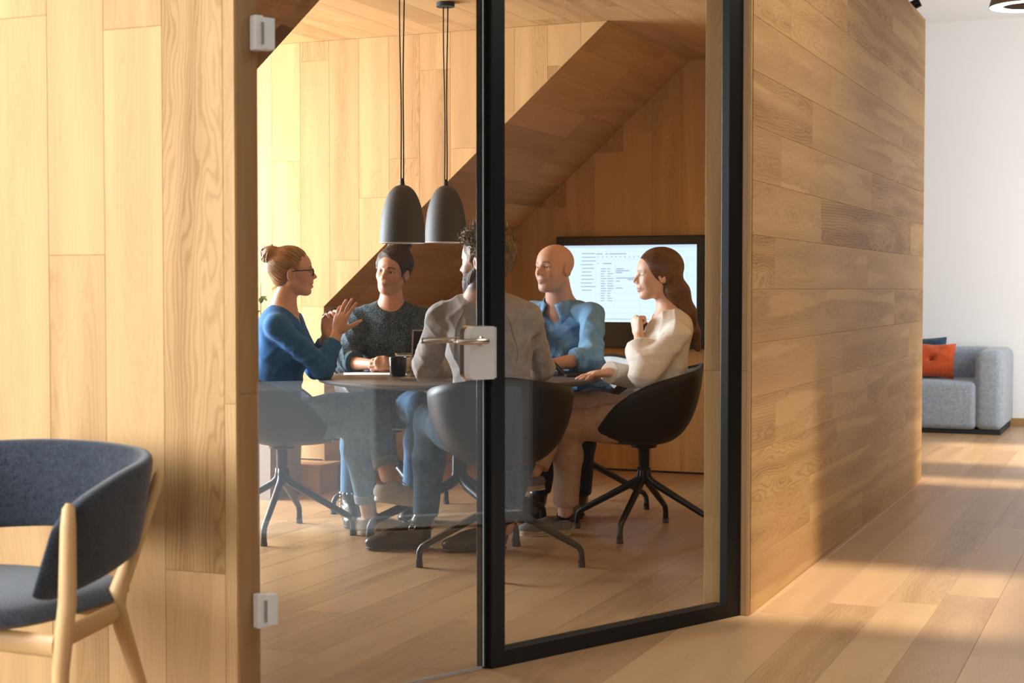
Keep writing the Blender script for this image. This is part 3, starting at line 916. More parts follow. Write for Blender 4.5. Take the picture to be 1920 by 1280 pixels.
LM = [leaf_mesh(0.075, 0.017), leaf_mesh(0.06, 0.015), leaf_mesh(0.05, 0.013)]
rng = random.Random(12)
for k in range(9):
    a = rng.uniform(-0.4, 1.0) if k < 6 else rng.uniform(0, 2 * PI); h = rng.uniform(0.50, 0.72); le = rng.uniform(0.10, 0.19)
    pts = []
    for i in range(9):
        f = i / 8; pts.append(Vector((math.cos(a) * le * f ** 1.5 + 0.03 * math.cos(a), math.sin(a) * le * f ** 1.5 + 0.03 * math.sin(a), 0.46 + h * f)))
    st = MB().tube(pts, [0.006 - 0.004 * i / 8 for i in range(9)], 6).build('stem', STEMM, pl, True)
    for i in range(14):
        f = 0.30 + 0.70 * i / 13
        q = pts[min(7, int(f * 8))].lerp(pts[min(8, int(f * 8) + 1)], f * 8 - int(f * 8))
        o = bpy.data.objects.new('leaf', LM[rng.randrange(3)]); COL.objects.link(o); o.parent = st
        o.location = q
        o.rotation_euler = (rng.uniform(-.4, .4), rng.uniform(-0.9, 0.25), i * 2.4 + rng.uniform(-.3, .3))

# ------------------------------------------------------------------ lounge armchair in the foreground
DKFAB = fabric('charcoal_felt', (0.006, 0.008, 0.012), (0.040, 0.048, 0.064), 260.0, bumpd=0.002)
BEECH = wood('beech_frame', (0.66, 0.40, 0.175), (0.45, 0.235, 0.085), rough=0.4, ring=0.35, vary=0.06, pore=0.4)
ac = thing('lounge_armchair', (-2.62, 2.9, 0), 'charcoal felt lounge armchair with pale wooden legs against the plank wall', 'armchair')


def curve_pts(ctrl, n):
    """Catmull-Rom through ctrl, resampled evenly"""
    P = [np.array(c, float) for c in ctrl]; P = [2 * P[0] - P[1]] + P + [2 * P[-1] - P[-2]]
    out = []
    for i in range(1, len(P) - 2):
        for k in range(24):
            t_ = k / 24
            a, b, c, d_ = P[i - 1], P[i], P[i + 1], P[i + 2]
            out.append(0.5 * ((2 * b) + (c - a) * t_ + (2 * a - 5 * b + 4 * c - d_) * t_ ** 2 + (3 * b - a - 3 * c + d_) * t_ ** 3))
    out.append(P[-2]); out = np.array(out)
    s = np.r_[0, np.cumsum(np.linalg.norm(np.diff(out[:, :3], axis=0), axis=1))]
    u = np.linspace(0, s[-1], n)
    return np.stack([np.interp(u, s, out[:, k]) for k in range(out.shape[1])], 1)


# plan x, plan y, bottom z, top z of the wrapped backrest (local), right end to left end
half = [(0.345, -0.205, 0.455, 0.625), (0.352, -0.13, 0.452, 0.672), (0.350, 0.02, 0.470, 0.715), (0.325, 0.16, 0.498, 0.735), (0.245, 0.262, 0.515, 0.745), (0.12, 0.305, 0.525, 0.752), (0.0, 0.315, 0.53, 0.754)]
ctrl = half + [(-a, b, c, d_) for a, b, c, d_ in half[:-1][::-1]]
cv = curve_pts(ctrl, 90)
vs = []; fs = []
M_ = 20; thk = 0.021
for i in range(len(cv)):
    a = cv[max(0, i - 1)]; b = cv[min(len(cv) - 1, i + 1)]
    tn = np.array([b[0] - a[0], b[1] - a[1]]); tn /= np.linalg.norm(tn)
    nrm = np.array([tn[1], -tn[0]])            # outward
    e = min(i, len(cv) - 1 - i) / 5.0
    sh = 1.0 if e >= 1 else math.sqrt(max(0.02, 1 - (1 - e) ** 2))
    zb, zt = cv[i][2], cv[i][3]; zc, hz = (zb + zt) / 2, (zt - zb) / 2 * (0.80 + 0.20 * sh)
    for k in range(M_):
        th = 2 * PI * k / M_; c, s = math.cos(th), math.sin(th)
        o = thk * sh * math.copysign(abs(c) ** 0.55, c); z = hz * math.copysign(abs(s) ** 0.28, s)
        lean = 0.10 * (z / 0.11) * 0.11 * 1.6     # top leans outward
        front = 0.30 * (-(z)) * (1 - min(1, i / 22)) if i < 22 else (0.30 * (-(z)) * (1 - min(1, (len(cv) - 1 - i) / 22)) if i > len(cv) - 23 else 0)
        px_, py_ = cv[i][0] + nrm[0] * (o + lean), cv[i][1] + nrm[1] * (o + lean) - front
        vs.append((px_, py_, zc + z))
n_ = len(cv)
for i in range(n_ - 1):
    for k in range(M_):
        k2 = (k + 1) % M_; fs.append((i * M_ + k, (i + 1) * M_ + k, (i + 1) * M_ + k2, i * M_ + k2))
fs += [tuple(range(M_)), tuple((n_ - 1) * M_ + k for k in range(M_))[::-1]]
mesh('backrest', vs, fs, DKFAB, ac, True)
# seat pad: rounded slab, slightly domed
vs = []; fs = []
NS, NT = 14, 48
for lay in (0, 1):
    for j in range(NS + 1):
        f = j / NS
        for i in range(NT):
            th = 2 * PI * i / NT; c, s = math.cos(th), math.sin(th)
            rr = (abs(c / 0.318) ** 3.2 + abs(s / 0.30) ** 3.2) ** (-1 / 3.2)
            q = f
            edge_ = (1 - q ** 7) ** 0.5
            z = 0.403 + (0.034 * edge_ + 0.010 * (1 - q * q) if lay == 0 else -0.022 * edge_)
            vs.append((rr * q * c, -0.02 + rr * q * s, z))
for lay in (0, 1):
    o0 = lay * (NS + 1) * NT
    for j in range(NS):
        for i in range(NT):
            a = o0 + j * NT + i; b = o0 + j * NT + (i + 1) % NT
            fs.append((a, a + NT, b + NT, b) if lay == 0 else (a, b, b + NT, a + NT))
mesh('seat', vs, fs, DKFAB, ac, True)


def grain_tube(pts, rad, name, parent, flat=1.0, up=None):
    """a turned wooden member whose local x follows its length so the grain does too"""
    P = [Vector(q) for q in pts]
    ax = (P[-1] - P[0]).normalized(); y = Vector((0, 1, 0)) if abs(ax.y) < 0.9 else Vector((1, 0, 0))
    y = (y - ax * y.dot(ax)).normalized(); z = ax.cross(y)
    M = Matrix((ax, y, z)).transposed().to_4x4(); M.translation = P[0]; Mi = M.inverted()
    u2 = (Mi.to_3x3() @ Vector(up)) if up else None
    o = MB().tube([Mi @ q for q in P], rad, 20, True, flat, u2).build(name, BEECH, parent, autos=50)
    o.matrix_local = M
    return o


for s in (1, -1):
    grain_tube([(s * 0.388, -0.165, 0.672), (s * 0.389, -0.167, 0.660), (s * 0.390, -0.170, 0.62), (s * 0.392, -0.178, 0.45), (s * 0.388, -0.185, 0.38), (s * 0.382, -0.19, 0.30), (s * 0.375, -0.195, 0.0)], [0.006, 0.014, 0.0175, 0.0205, 0.0205, 0.019, 0.0135], 'front_leg', ac)
    grain_tube([(s * 0.300, 0.290, 0.690), (s * 0.300, 0.286, 0.680), (s * 0.301, 0.272, 0.65), (s * 0.305, 0.185, 0.52), (s * 0.306, 0.115, 0.42), (s * 0.305, 0.105, 0.385), (s * 0.305, 0.125, 0.34), (s * 0.305, 0.195, 0.18), (s * 0.305, 0.275, 0.0)], [0.005, 0.012, 0.0145, 0.0175, 0.022, 0.024, 0.021, 0.0165, 0.013], 'rear_leg', ac)
    grain_tube([(s * 0.366, -0.18, 0.365), (s * 0.308, 0.115, 0.372)], 0.024, 'side_rail', ac, 0.45, (1, 0, 0))
grain_tube([(-0.368, -0.19, 0.355), (0.368, -0.19, 0.355)], 0.026, 'front_rail', ac, 0.45, (0, 1, 0))
grain_tube([(-0.298, 0.11, 0.375), (0.298, 0.11, 0.375)], 0.022, 'back_rail', ac, 0.5, (0, 1, 0))

# ------------------------------------------------------------------ sofa in the lounge beyond
SOFA = fabric('sofa_grey_blue', (0.19, 0.225, 0.265), (0.36, 0.405, 0.45), 160.0)
sx1 = at(1876, 815, Z=0)[0]; sxa = at(1826, 815, Y=12.46)[0]
sfY = 12.46
so = thing('sofa', (sxa - 1.0, sfY + 0.48, 0), 'blue-grey upholstered block sofa against the white lounge wall', 'sofa')


def soft_box(a, b, bev, name, mat, parent, org):
    bm = bmesh.new(); bmesh.ops.create_cube(bm, size=1)
    for v in bm.verts: v.co = Vector((a[i] + (b[i] - a[i]) * (v.co[i] + .5) - org[i] for i in range(3)))
    bmesh.ops.bevel(bm, geom=bm.edges[:], offset=bev, segments=5, affect='EDGES', profile=0.5)
    me = bpy.data.meshes.new(name); bm.to_mesh(me); bm.free()
    me.polygons.foreach_set('use_smooth', [True] * len(me.polygons))
    return link(name, me, mat, parent)


og = so.location
soft_box((sxa, sfY, 0.035), (sx1 + 0.02, 13.40, 0.66), 0.06, 'armrest', SOFA, so, og)
soft_box((sxa - 1.0, sfY - 0.005, 0.035), (sxa + 0.015, 13.2, 0.415), 0.05, 'seat', SOFA, so, og)
soft_box((sxa - 2.0, sfY - 0.005, 0.035), (sxa - 1.0, 13.2, 0.415), 0.05, 'seat', SOFA, so, og)
soft_box((sxa - 2.2, 13.10, 0.035), (sxa + 0.04, 13.40, 0.665), 0.06, 'backrest', SOFA, so, og)
soft_box((sxa - 2.25, sfY, 0.035), (sxa - 2.0, 13.40, 0.66), 0.06, 'armrest', SOFA, so, og)
MB().box((sxa - 2.2 - og.x, sfY + 0.03 - og.y, 0), (sx1 - og.x, 13.36 - og.y, 0.04)).build('base', RUBBER, so)


def cushion(name, loc, w_, h_, t_, rot, mat, label, button=False):
    vs = []; fs = []; n = 22
    for lay in (1, -1):
        for j in range(n + 1):
            for i in range(n + 1):
                u, v = i / n * 2 - 1, j / n * 2 - 1
                e = max(0.0, (1 - abs(u) ** 3.5) * (1 - abs(v) ** 3.5)) ** 0.5
                pin = 1 - 0.06 * (1 - abs(u)) * (abs(v) ** 3) - 0.0
                b = t_ * e * (1 + 0.10 * math.sin(5 * u + 3 * v * lay))
                if button: b *= 1 - 0.75 * math.exp(-((u * u + v * v) / 0.02))
                b += 0.006 * math.sin(9 * u * v + 4 * v) * e
                vs.append((u * w_ / 2 * (1 - 0.05 * (1 - v * v)), lay * b, v * h_ / 2 * (1 - 0.05 * (1 - u * u)) * pin))
    m = (n + 1) ** 2
    for lay in (0, 1):
        for j in range(n):
            for i in range(n):
                a = lay * m + j * (n + 1) + i
                fs.append((a, a + n + 1, a + n + 2, a + 1) if lay == 0 else (a, a + 1, a + n + 2, a + n + 1))
    o = mesh(name, vs, fs, mat, None, True)
    o.location = loc; o.rotation_euler = rot
    return tag(o, label, 'cushion', 'cushions on the sofa')


ca = at(1756, 678, Y=12.86)
cushion('cushion', (ca[0] - 0.025, 12.80, 0.415 + 0.145), 0.36, 0.30, 0.07, (-0.35, 0, -0.06), fabric('orange_wool', (0.42, 0.055, 0.012), (0.66, 0.115, 0.03), 200.0), 'orange square cushion with a centre button on the sofa seat', True)
cb = at(1742, 640, Y=13.06)
cushion('cushion', (cb[0] - 0.06, 12.99, 0.415 + 0.155), 0.42, 0.36, 0.06, (-0.12, 0.0, 0.05), fabric('petrol_wool', (0.012, 0.035, 0.055), (0.035, 0.08, 0.115), 200.0), 'dark petrol blue cushion behind the orange cushion on the sofa')

# ------------------------------------------------------------------ implicit modelling for bodies and clothes
def V3(*a): return np.array(a, float)
def nrm(v): v = np.asarray(v, float); return v / np.linalg.norm(v)


class Field:
    """smooth union of tapered capsules and ellipsoids, meshed by surface nets on a graded grid"""
    def __init__(s): s.ops = []

    def cone(s, a, b, ra, rb, k=0.02, cut=None, sub=False):
        s.ops.append(('c', np.asarray(a, float), np.asarray(b, float), ra, rb, k, cut, sub)); return s

    def chain(s, pts, rads, k=0.02):
        for i in range(len(pts) - 1): s.cone(pts[i], pts[i + 1], rads[i], rads[i + 1], k)
        return s

    def ell(s, c, r, R=None, k=0.02, cut=None, sub=False):
        s.ops.append(('e', np.asarray(c, float), np.asarray(r, float), np.eye(3) if R is None else np.asarray(R, float), None, k, cut, sub)); return s

    def half(s, c, n):
        """keep the side of the plane away from n"""
        s.ops.append(('h', np.asarray(c, float), nrm(n), None, None, 0, None, False)); return s

    def bounds(s, pad=0.03):
        lo = np.full(3, 1e9); hi = -lo
        for o in s.ops:
            if o[7] or o[0] == 'h': continue
            l, h = s.obox(o); lo = np.minimum(lo, l); hi = np.maximum(hi, h)
        return lo - pad, hi + pad

    @staticmethod
    def obox(o):
        if o[0] == 'c':
            r = max(o[3], o[4]); return np.minimum(o[1], o[2]) - r, np.maximum(o[1], o[2]) + r
        e = np.sqrt(((o[3] * o[2][None, :]) ** 2).sum(1)); return o[1] - e, o[1] + e

    def mesh(s, h=0.007, fine=(), relax=2):
        lo, hi = s.bounds()
        ax = []
        for d in range(3):
            c = [lo[d]]
            while c[-1] < hi[d]:
                st = h
                for (fl, fh, fs) in fine:
                    if fl[d] <= c[-1] <= fh[d]: st = min(st, fs)
                c.append(c[-1] + st)
            ax.append(np.array(c, np.float32))
        D = np.full([len(a) for a in ax], 0.06, np.float32)
        for o in s.ops:
            k = o[5]
            if o[0] == 'h':
                n = o[2]
                d = (ax[0][:, None, None] - o[1][0]) * n[0] + (ax[1][None, :, None] - o[1][1]) * n[1] + (ax[2][None, None, :] - o[1][2]) * n[2]
                np.maximum(D, d.astype(np.float32), out=D); continue
            l, u = s.obox(o); m = max(k, 0.012) + 0.012
            sl = []
            for d in range(3):
                i0 = max(0, np.searchsorted(ax[d], l[d] - m) - 1); i1 = min(len(ax[d]), np.searchsorted(ax[d], u[d] + m) + 1); sl.append(slice(i0, i1))
            if any(q.stop <= q.start for q in sl): continue
            x = ax[0][sl[0]][:, None, None] - np.float32(o[1][0]); y = ax[1][sl[1]][None, :, None] - np.float32(o[1][1]); z = ax[2][sl[2]][None, None, :] - np.float32(o[1][2])
            if o[0] == 'c':
                ba = (o[2] - o[1]).astype(np.float32); l2 = float(ba @ ba) + 1e-12
                t = np.clip((x * ba[0] + y * ba[1] + z * ba[2]) / l2, 0, 1)
                dist = np.sqrt((x - ba[0] * t) ** 2 + (y - ba[1] * t) ** 2 + (z - ba[2] * t) ** 2) - (o[3] + (o[4] - o[3]) * t)
            else:
                R = o[3].astype(np.float32); r = o[2]
                q0 = x * R[0, 0] + y * R[1, 0] + z * R[2, 0]; q1 = x * R[0, 1] + y * R[1, 1] + z * R[2, 1]; q2 = x * R[0, 2] + y * R[1, 2] + z * R[2, 2]
                k0 = np.sqrt((q0 / r[0]) ** 2 + (q1 / r[1]) ** 2 + (q2 / r[2]) ** 2) + 1e-6
                k1 = np.sqrt((q0 / r[0] ** 2) ** 2 + (q1 / r[1] ** 2) ** 2 + (q2 / r[2] ** 2) ** 2) + 1e-6
                dist = k0 * (k0 - 1) / k1
            if o[6] is not None:
                for (cc, nn) in o[6]:
                    dist = np.maximum(dist, (x + (o[1][0] - cc[0])) * nn[0] + (y + (o[1][1] - cc[1])) * nn[1] + (z + (o[1][2] - cc[2])) * nn[2])
            A = D[tuple(sl)]
            if o[7]:
                hh = np.maximum(k - np.abs(A + dist), 0) / k
                D[tuple(sl)] = np.maximum(A, -dist) + hh * hh * k * 0.25
            else:
                hh = np.maximum(k - np.abs(A - dist), 0) / k
                D[tuple(sl)] = np.minimum(A, dist) - hh * hh * k * 0.25
        return surface_nets(D, ax, relax)


def surface_nets(D, ax, relax):
    ins = D < 0
    c = ins[:-1, :-1, :-1].astype(np.int8)
    for dx in (0, 1):
        for dy in (0, 1):
            for dz in (0, 1):
                if dx or dy or dz: c = c + ins[dx:ins.shape[0] - 1 + dx, dy:ins.shape[1] - 1 + dy, dz:ins.shape[2] - 1 + dz]
    act = (c > 0) & (c < 8)
    I = np.argwhere(act)
    idx = np.full(act.shape, -1, np.int32); idx[act] = np.arange(len(I))
    acc = np.zeros((len(I), 3)); cnt = np.zeros(len(I))
    i, j, k = I.T
    for a in range(3):
        o1, o2 = [(1, 2), (0, 2), (0, 1)][a]
        for u in (0, 1):
            for v in (0, 1):
                p = [i, j, k]; p = [q.copy() for q in p]; p[o1] = p[o1] + u; p[o2] = p[o2] + v
                q = [w_.copy() for w_ in p]; q[a] = q[a] + 1
                d0 = D[p[0], p[1], p[2]]; d1 = D[q[0], q[1], q[2]]
                mk = (d0 < 0) != (d1 < 0)
                t = np.where(mk, d0 / np.where(mk, d0 - d1, 1), 0)
                pt = np.stack([ax[m][p[m]] for m in range(3)], 1).astype(float)
                pt[:, a] += t * (ax[a][q[a]] - ax[a][p[a]])
                acc[mk] += pt[mk]; cnt[mk] += 1
    P = acc / cnt[:, None]
    F = []
    for a in range(3):
        o1, o2 = [(1, 2), (2, 0), (0, 1)][a]
        s0 = [slice(None)] * 3; s1 = [slice(None)] * 3
        s0[a] = slice(0, -1); s1[a] = slice(1, None)
        A = ins[tuple(s0)]; B = ins[tuple(s1)]
        E = np.argwhere(A != B)
        ok = (E[:, o1] > 0) & (E[:, o2] > 0) & (E[:, o1] < act.shape[o1]) & (E[:, o2] < act.shape[o2]) & (E[:, a] < act.shape[a])
        E = E[ok]
        flip = A[E[:, 0], E[:, 1], E[:, 2]]
        def cid(d1, d2):
            e = E.copy(); e[:, o1] -= d1; e[:, o2] -= d2; return idx[e[:, 0], e[:, 1], e[:, 2]]
        q = np.stack([cid(1, 1), cid(0, 1), cid(0, 0), cid(1, 0)], 1)
        q = np.where(flip[:, None], q, q[:, ::-1])
        F.append(q)
    F = np.concatenate(F); F = F[(F >= 0).all(1)]
    for _ in range(relax): P = laplace(P, F, 0.5)
    return P, F


def laplace(P, F, w_):
    S = np.zeros_like(P); n = np.zeros(len(P))
    for a in range(4):
        b = (a + 1) % 4
        np.add.at(S, F[:, a], P[F[:, b]]); np.add.at(n, F[:, a], 1)
        np.add.at(S, F[:, b], P[F[:, a]]); np.add.at(n, F[:, b], 1)
    n = np.maximum(n, 1)
    return P * (1 - w_) + S / n[:, None] * w_


def vnormals(P, F):
    fn = np.cross(P[F[:, 2]] - P[F[:, 0]], P[F[:, 3]] - P[F[:, 1]])
    N_ = np.zeros_like(P)
    for a in range(4): np.add.at(N_, F[:, a], fn)
    return N_ / (np.linalg.norm(N_, axis=1)[:, None] + 1e-12)


def to_object(name, P, F, mat, parent, org, colors=None, attrs=None):
    me = bpy.data.meshes.new(name)
    me.vertices.add(len(P)); me.vertices.foreach_set('co', (P - org).astype(np.float32).ravel())
    me.loops.add(len(F) * 4); me.loops.foreach_set('vertex_index', F.astype(np.int32).ravel())
    me.polygons.add(len(F)); me.polygons.foreach_set('loop_start', np.arange(0, len(F) * 4, 4, dtype=np.int32))
    me.polygons.foreach_set('loop_total', np.full(len(F), 4, np.int32)) if False else None
    me.update(calc_edges=True); me.validate()
    me.polygons.foreach_set('use_smooth', [True] * len(me.polygons))
    if colors is not None:
        a = me.color_attributes.new('Col', 'FLOAT_COLOR', 'POINT')
        a.data.foreach_set('color', np.c_[colors, np.ones(len(colors))].astype(np.float32).ravel())
    for k_, v_ in (attrs or {}).items():
        a = me.attributes.new(k_, 'FLOAT', 'POINT'); a.data.foreach_set('value', np.asarray(v_, np.float32))
    return link(name, me, mat, parent)


def folds(P, amp, seed, freq=38.0, dirv=None):
    """soft drapery relief: warped waves"""
    r = np.random.RandomState(seed); o = np.zeros(len(P))
    for q in range(4):
        d = nrm(r.normal(size=3)) if dirv is None else nrm(np.asarray(dirv) + 0.45 * r.normal(size=3))
        e = nrm(r.normal(size=3)); e2 = nrm(r.normal(size=3))
        f = freq * r.uniform(0.6, 1.5)
        w_ = np.sin(P @ d * f + 2.2 * np.sin(P @ e * f * 0.45 + r.uniform(0, 6)) + r.uniform(0, 6))
        mask = 0.5 + 0.5 * np.sin(P @ e2 * f * 0.3 + r.uniform(0, 6))
        o += amp * (1 - np.abs(w_)) ** 1.5 * mask * 0.8
    return o


# ------------------------------------------------------------------ materials of people
def skin_mat(name):
    n = N(name)
    c = n.node('ShaderNodeAttribute', attribute_name='Col').outputs['Color']
    tc = n.node('ShaderNodeTexCoord').outputs['Object']
    f = n.noise(tc, 90.0, 3.0, 0.6)
    n.set(color=n.mix(n.m_('MULTIPLY', n.m_('SUBTRACT', f, 0.5), 0.25), c, (0.45, 0.12, 0.07)), rough=0.48, spec=0.4, sss=0.12)
    n.b.inputs['Subsurface Radius'].default_value = (0.012, 0.004, 0.002)
    n.bump(n.noise(tc, 320.0, 2.0), 0.10, 0.0006)
    return n.m


SKIN = skin_mat('skin')


def hair_mat(name, c1, c2, rough=0.42):
    n = N(name)
    s = n.node('ShaderNodeAttribute', attribute_name='strand').outputs['Fac']
    tc = n.node('ShaderNodeTexCoord').outputs['Object']
    f = n.noise(n.vec(n.m_('MULTIPLY', s, 1.0), n.m_('MULTIPLY', n.noise(tc, 12.0), 0.6), 0.0), 9.0, 3.0, 0.7)
    g = n.noise(tc, 26.0, 2.0)
    ff = n.m_('ADD', n.m_('MULTIPLY', f, 0.75), n.m_('MULTIPLY', g, 0.3))
    n.set(color=n.ramp(ff, [(0.36, c1), (0.68, c2)]), rough=rough, spec=0.35)
    n.bump(f, 0.5, 0.002)
    return n.m


def cloth(name, c1, c2, weave=600.0, rough=0.9, wr=0.25, sheen=0.04, dots=None, twill=False):
    n = N(name)
    tc = n.node('ShaderNodeTexCoord').outputs['Object']
    a = n.noise(tc, weave, 2.0, 0.7); b = n.noise(tc, 22.0, 4.0, 0.6, 0.4); m = n.noise(tc, 7.0, 2.0)
    f = n.m_('ADD', n.m_('MULTIPLY', a, 0.35), n.m_('MULTIPLY', b, 0.65))
    col = n.ramp(f, [(0.32, c1), (0.68, c2)])
    if dots:
        v = n.node('ShaderNodeTexVoronoi', {'Vector': tc, 'Scale': dots[0], 'Randomness': 0.75})
        k = n.m_('LESS_THAN', v.outputs['Distance'], dots[1])
        col = n.mix(k, col, (*dots[2], 1))
    n.set(color=col, rough=rough, spec=0.2, sheen=sheen)
    h = n.m_('ADD', n.m_('MULTIPLY', a, 0.02), n.m_('MULTIPLY', b, 1.0))
    n.bump(h, wr, 0.008)
    MATS[name] = n.m
    return n.m


EYEW = None


def eye_mat(name, iris):
    n = N(name)
    tc = n.node('ShaderNodeTexCoord').outputs['Object']
    x = n.node('ShaderNodeSeparateXYZ', {0: tc}).outputs[0]
    col = n.ramp(n.m_('DIVIDE', x, 0.0130), [(0.0, (0.52, 0.48, 0.45)), (0.872, (0.50, 0.46, 0.43)), (0.89, tuple(v * .4 for v in iris)), (0.93, iris), (0.972, iris), (0.978, (0.004, 0.004, 0.004))])
    n.set(color=col, rough=0.08, spec=0.5)
    return n.m


# ------------------------------------------------------------------ head, hand, shoe
class Head:
    def __init__(s, c, f, up=(0, 0, 1), scale=1.0, roll=0.0):
        s.c = np.asarray(c, float); s.s = scale
        f = nrm(f); u = np.asarray(up, float); u = nrm(u - f * (u @ f)); l = np.cross(u, f)
        if roll: u, l = u * math.cos(roll) + l * math.sin(roll), l * math.cos(roll) - u * math.sin(roll)
        s.R = np.stack([f, l, u], 1)          # columns: forward, left, up

    def w(s, x, y, z): return s.c + s.R @ (V3(x, y, z) * s.s)
    def loc(s, P): return (P - s.c) @ s.R / s.s

    def add(s, F, jaw=1.0, nose=1.0, male=False, smile=0.0, open_=0.0):
        w, k, R = s.w, s.s, s.R
        E = lambda c, r, kk=0.015, **q: F.ell(w(*c), V3(*r) * k, R, kk * k, **q)
        C = lambda a, b, ra, rb, kk=0.012, **q: F.cone(w(*a), w(*b), ra * k, rb * k, kk * k, **q)
        E((-0.016, 0, 0.036), (0.098, 0.0745, 0.084))
        E((0.026, 0, 0.034), (0.066, 0.062, 0.062), 0.03)
        E((0.026, 0, -0.028), (0.064, 0.0575, 0.072), 0.03)
        E((0.036, 0, -0.066), (0.047, 0.044 * jaw, 0.042), 0.025)
        for y in (-1, 1):
            C((-0.008, y * 0.050 * jaw, -0.050), (0.052, y * 0.020 * jaw, -0.094), 0.020, 0.017, 0.025)
            E((0.056, y * 0.036, -0.026), (0.027, 0.023, 0.026), 0.02)
            C((0.083, y * 0.012, 0.0225), (0.069, y * 0.043, 0.0215), 0.0095 + 0.002 * male, 0.008, 0.014)
        E((0.068, 0, -0.099), (0.020, 0.024 * jaw, 0.017), 0.02)
        for y in (-1, 1): E((0.097, y * 0.031, 0.0015), (0.017, 0.0175, 0.0125), 0.014, sub=True)
        C((0.086, 0, 0.012), (0.107 + 0.004 * nose, 0, -0.026), 0.0072, 0.0098 * nose, 0.012)
        for y in (-1, 1): E((0.096, y * 0.0115, -0.031), (0.012, 0.0075, 0.0075), 0.008)
        E((0.086, 0, -0.052), (0.012, 0.022, 0.020), 0.02)
        for y in (-1, 1):
            E((0.0715, y * 0.0310, 0.0008), (0.0150, 0.0158, 0.0142), 0.005)
            E((0.0885, y * 0.0315, -0.0002), (0.0110, 0.0125, 0.0046), 0.003, sub=True)
        mz = -0.0640
        o = open_ * 0.004
        for y in (-1, 1):
            lr = 0.8 if male else 1.0
            C((0.0940, y * 0.005, mz + 0.0042 + o), (0.0775, y * (0.0255 + 0.003 * smile), mz + 0.0015 + smile * 0.006), 0.0048 * lr, 0.0024, 0.008)
            C((0.0920, 0, mz - 0.0060 - o), (0.0775, y * (0.0240 + 0.003 * smile), mz - 0.0005 + smile * 0.006), 0.0060 * lr, 0.0024, 0.008)
            C((0.1000, 0, mz - 0.0002), (0.0825, y * (0.0265 + 0.003 * smile), mz + 0.0005 + smile * 0.006), 0.0016 + o * 0.8, 0.0011, 0.003, sub=True)
            # ear
            Rr = s.R @ np.array(Matrix.Rotation(0.2, 3, 'Y')) @ np.array(Matrix.Rotation(-y * 0.35, 3, 'Z'))
            F.ell(w(-0.012, y * 0.0785, -0.008), V3(0.0200, 0.0100, 0.033) * k, Rr, 0.005 * k)
            F.ell(w(-0.005, y * 0.0890, -0.006), V3(0.0115, 0.0080, 0.021) * k, Rr, 0.005 * k, sub=True)
        return s

    def fine(s, h=0.0026): return [(s.c - 0.135 * s.s, s.c + 0.135 * s.s, h)]

    def colors(s, P, base, lip, brow=None, beard=None, cheek=(0.55, 0.20, 0.14)):
        q = s.loc(P); x, y, z = q.T; ay = np.abs(y)
        col = np.tile(np.array(base, float), (len(P), 1))
        near = (np.linalg.norm(q, axis=1) < 0.16)
        def blend(m, c): col[:] = col * (1 - m[:, None]) + np.array(c)[None, :] * m[:, None]
        g = lambda cx, cy, cz, sx, sy, sz: np.exp(-(((x - cx) / sx) ** 2 + ((ay - cy) / sy) ** 2 + ((z - cz) / sz) ** 2)) * near
        blend(0.35 * g(0.07, 0.040, -0.030, 0.03, 0.022, 0.022), cheek)
        blend(0.30 * g(0.11, 0.0, -0.028, 0.012, 0.012, 0.012), cheek)
        blend(0.25 * g(-0.01, 0.082, -0.01, 0.03, 0.012, 0.04), cheek)
        lipm = np.clip(1.7 * g(0.093, 0.0, -0.0645, 0.03, 0.021, 0.0068), 0, 1) * (x > 0.07)
        blend(0.85 * lipm, lip)
        dark = tuple(v * 0.45 for v in base)
        blend(0.45 * np.clip(1.3 * g(0.084, 0.031, 0.004, 0.02, 0.017, 0.009), 0, 1), dark)
        if beard is not None:
            m = np.clip((x + 0.035) / 0.03, 0, 1) * np.clip((-0.028 - z - np.maximum(0, 0.02 - ay) * 0.4 + 0.10 * np.maximum(0, x - 0.06)) / 0.014, 0, 1) * near
            m *= 1 - np.clip(1.4 * g(0.093, 0.0, -0.0645, 0.02, 0.018, 0.007), 0, 1)
            m *= np.clip((z + 0.125) / 0.02, 0, 1)
            blend(beard[3] * m, beard[:3])
        if brow is not None:
            bz = 0.0225 + 0.004 * np.sin(np.clip((ay - 0.012) / 0.036, 0, 1) * PI)
            m = np.clip(1.4 - np.abs(z - bz) / 0.0042, 0, 1) * (ay > 0.011) * (ay < 0.049) * (x > 0.045) * near
            blend(0.85 * m, brow)
            m = np.clip(1.5 - np.abs(z - 0.0052 + ((ay - 0.031) / 0.016) ** 2 * 0.0045) / 0.0019, 0, 1) * (np.abs(ay - 0.031) < 0.0165) * (x > 0.07) * near
            blend(0.75 * m, tuple(v * 0.5 for v in brow))
        return col

    def eyes(s, parent, org, iris, look=(0, 0)):
        m = eye_mat('eye_' + parent.name, iris)
        for y in (-1, 1):
            bm = bmesh.new(); bmesh.ops.create_uvsphere(bm, u_segments=20, v_segments=14, radius=0.0130)
            me = bpy.data.meshes.new('eye'); bm.to_mesh(me); bm.free()
            me.polygons.foreach_set('use_smooth', [True] * len(me.polygons))
            o = link('eye', me, m, parent)
            R = Matrix(s.R.tolist()) @ Matrix.Rotation(look[0], 3, 'Z') @ Matrix.Rotation(-look[1], 3, 'Y')
            M = R.to_4x4() @ Matrix.Scale(s.s, 4); M.translation = Vector(s.w(0.0722, y * 0.031, 0.0004) - org)
            o.matrix_local = M


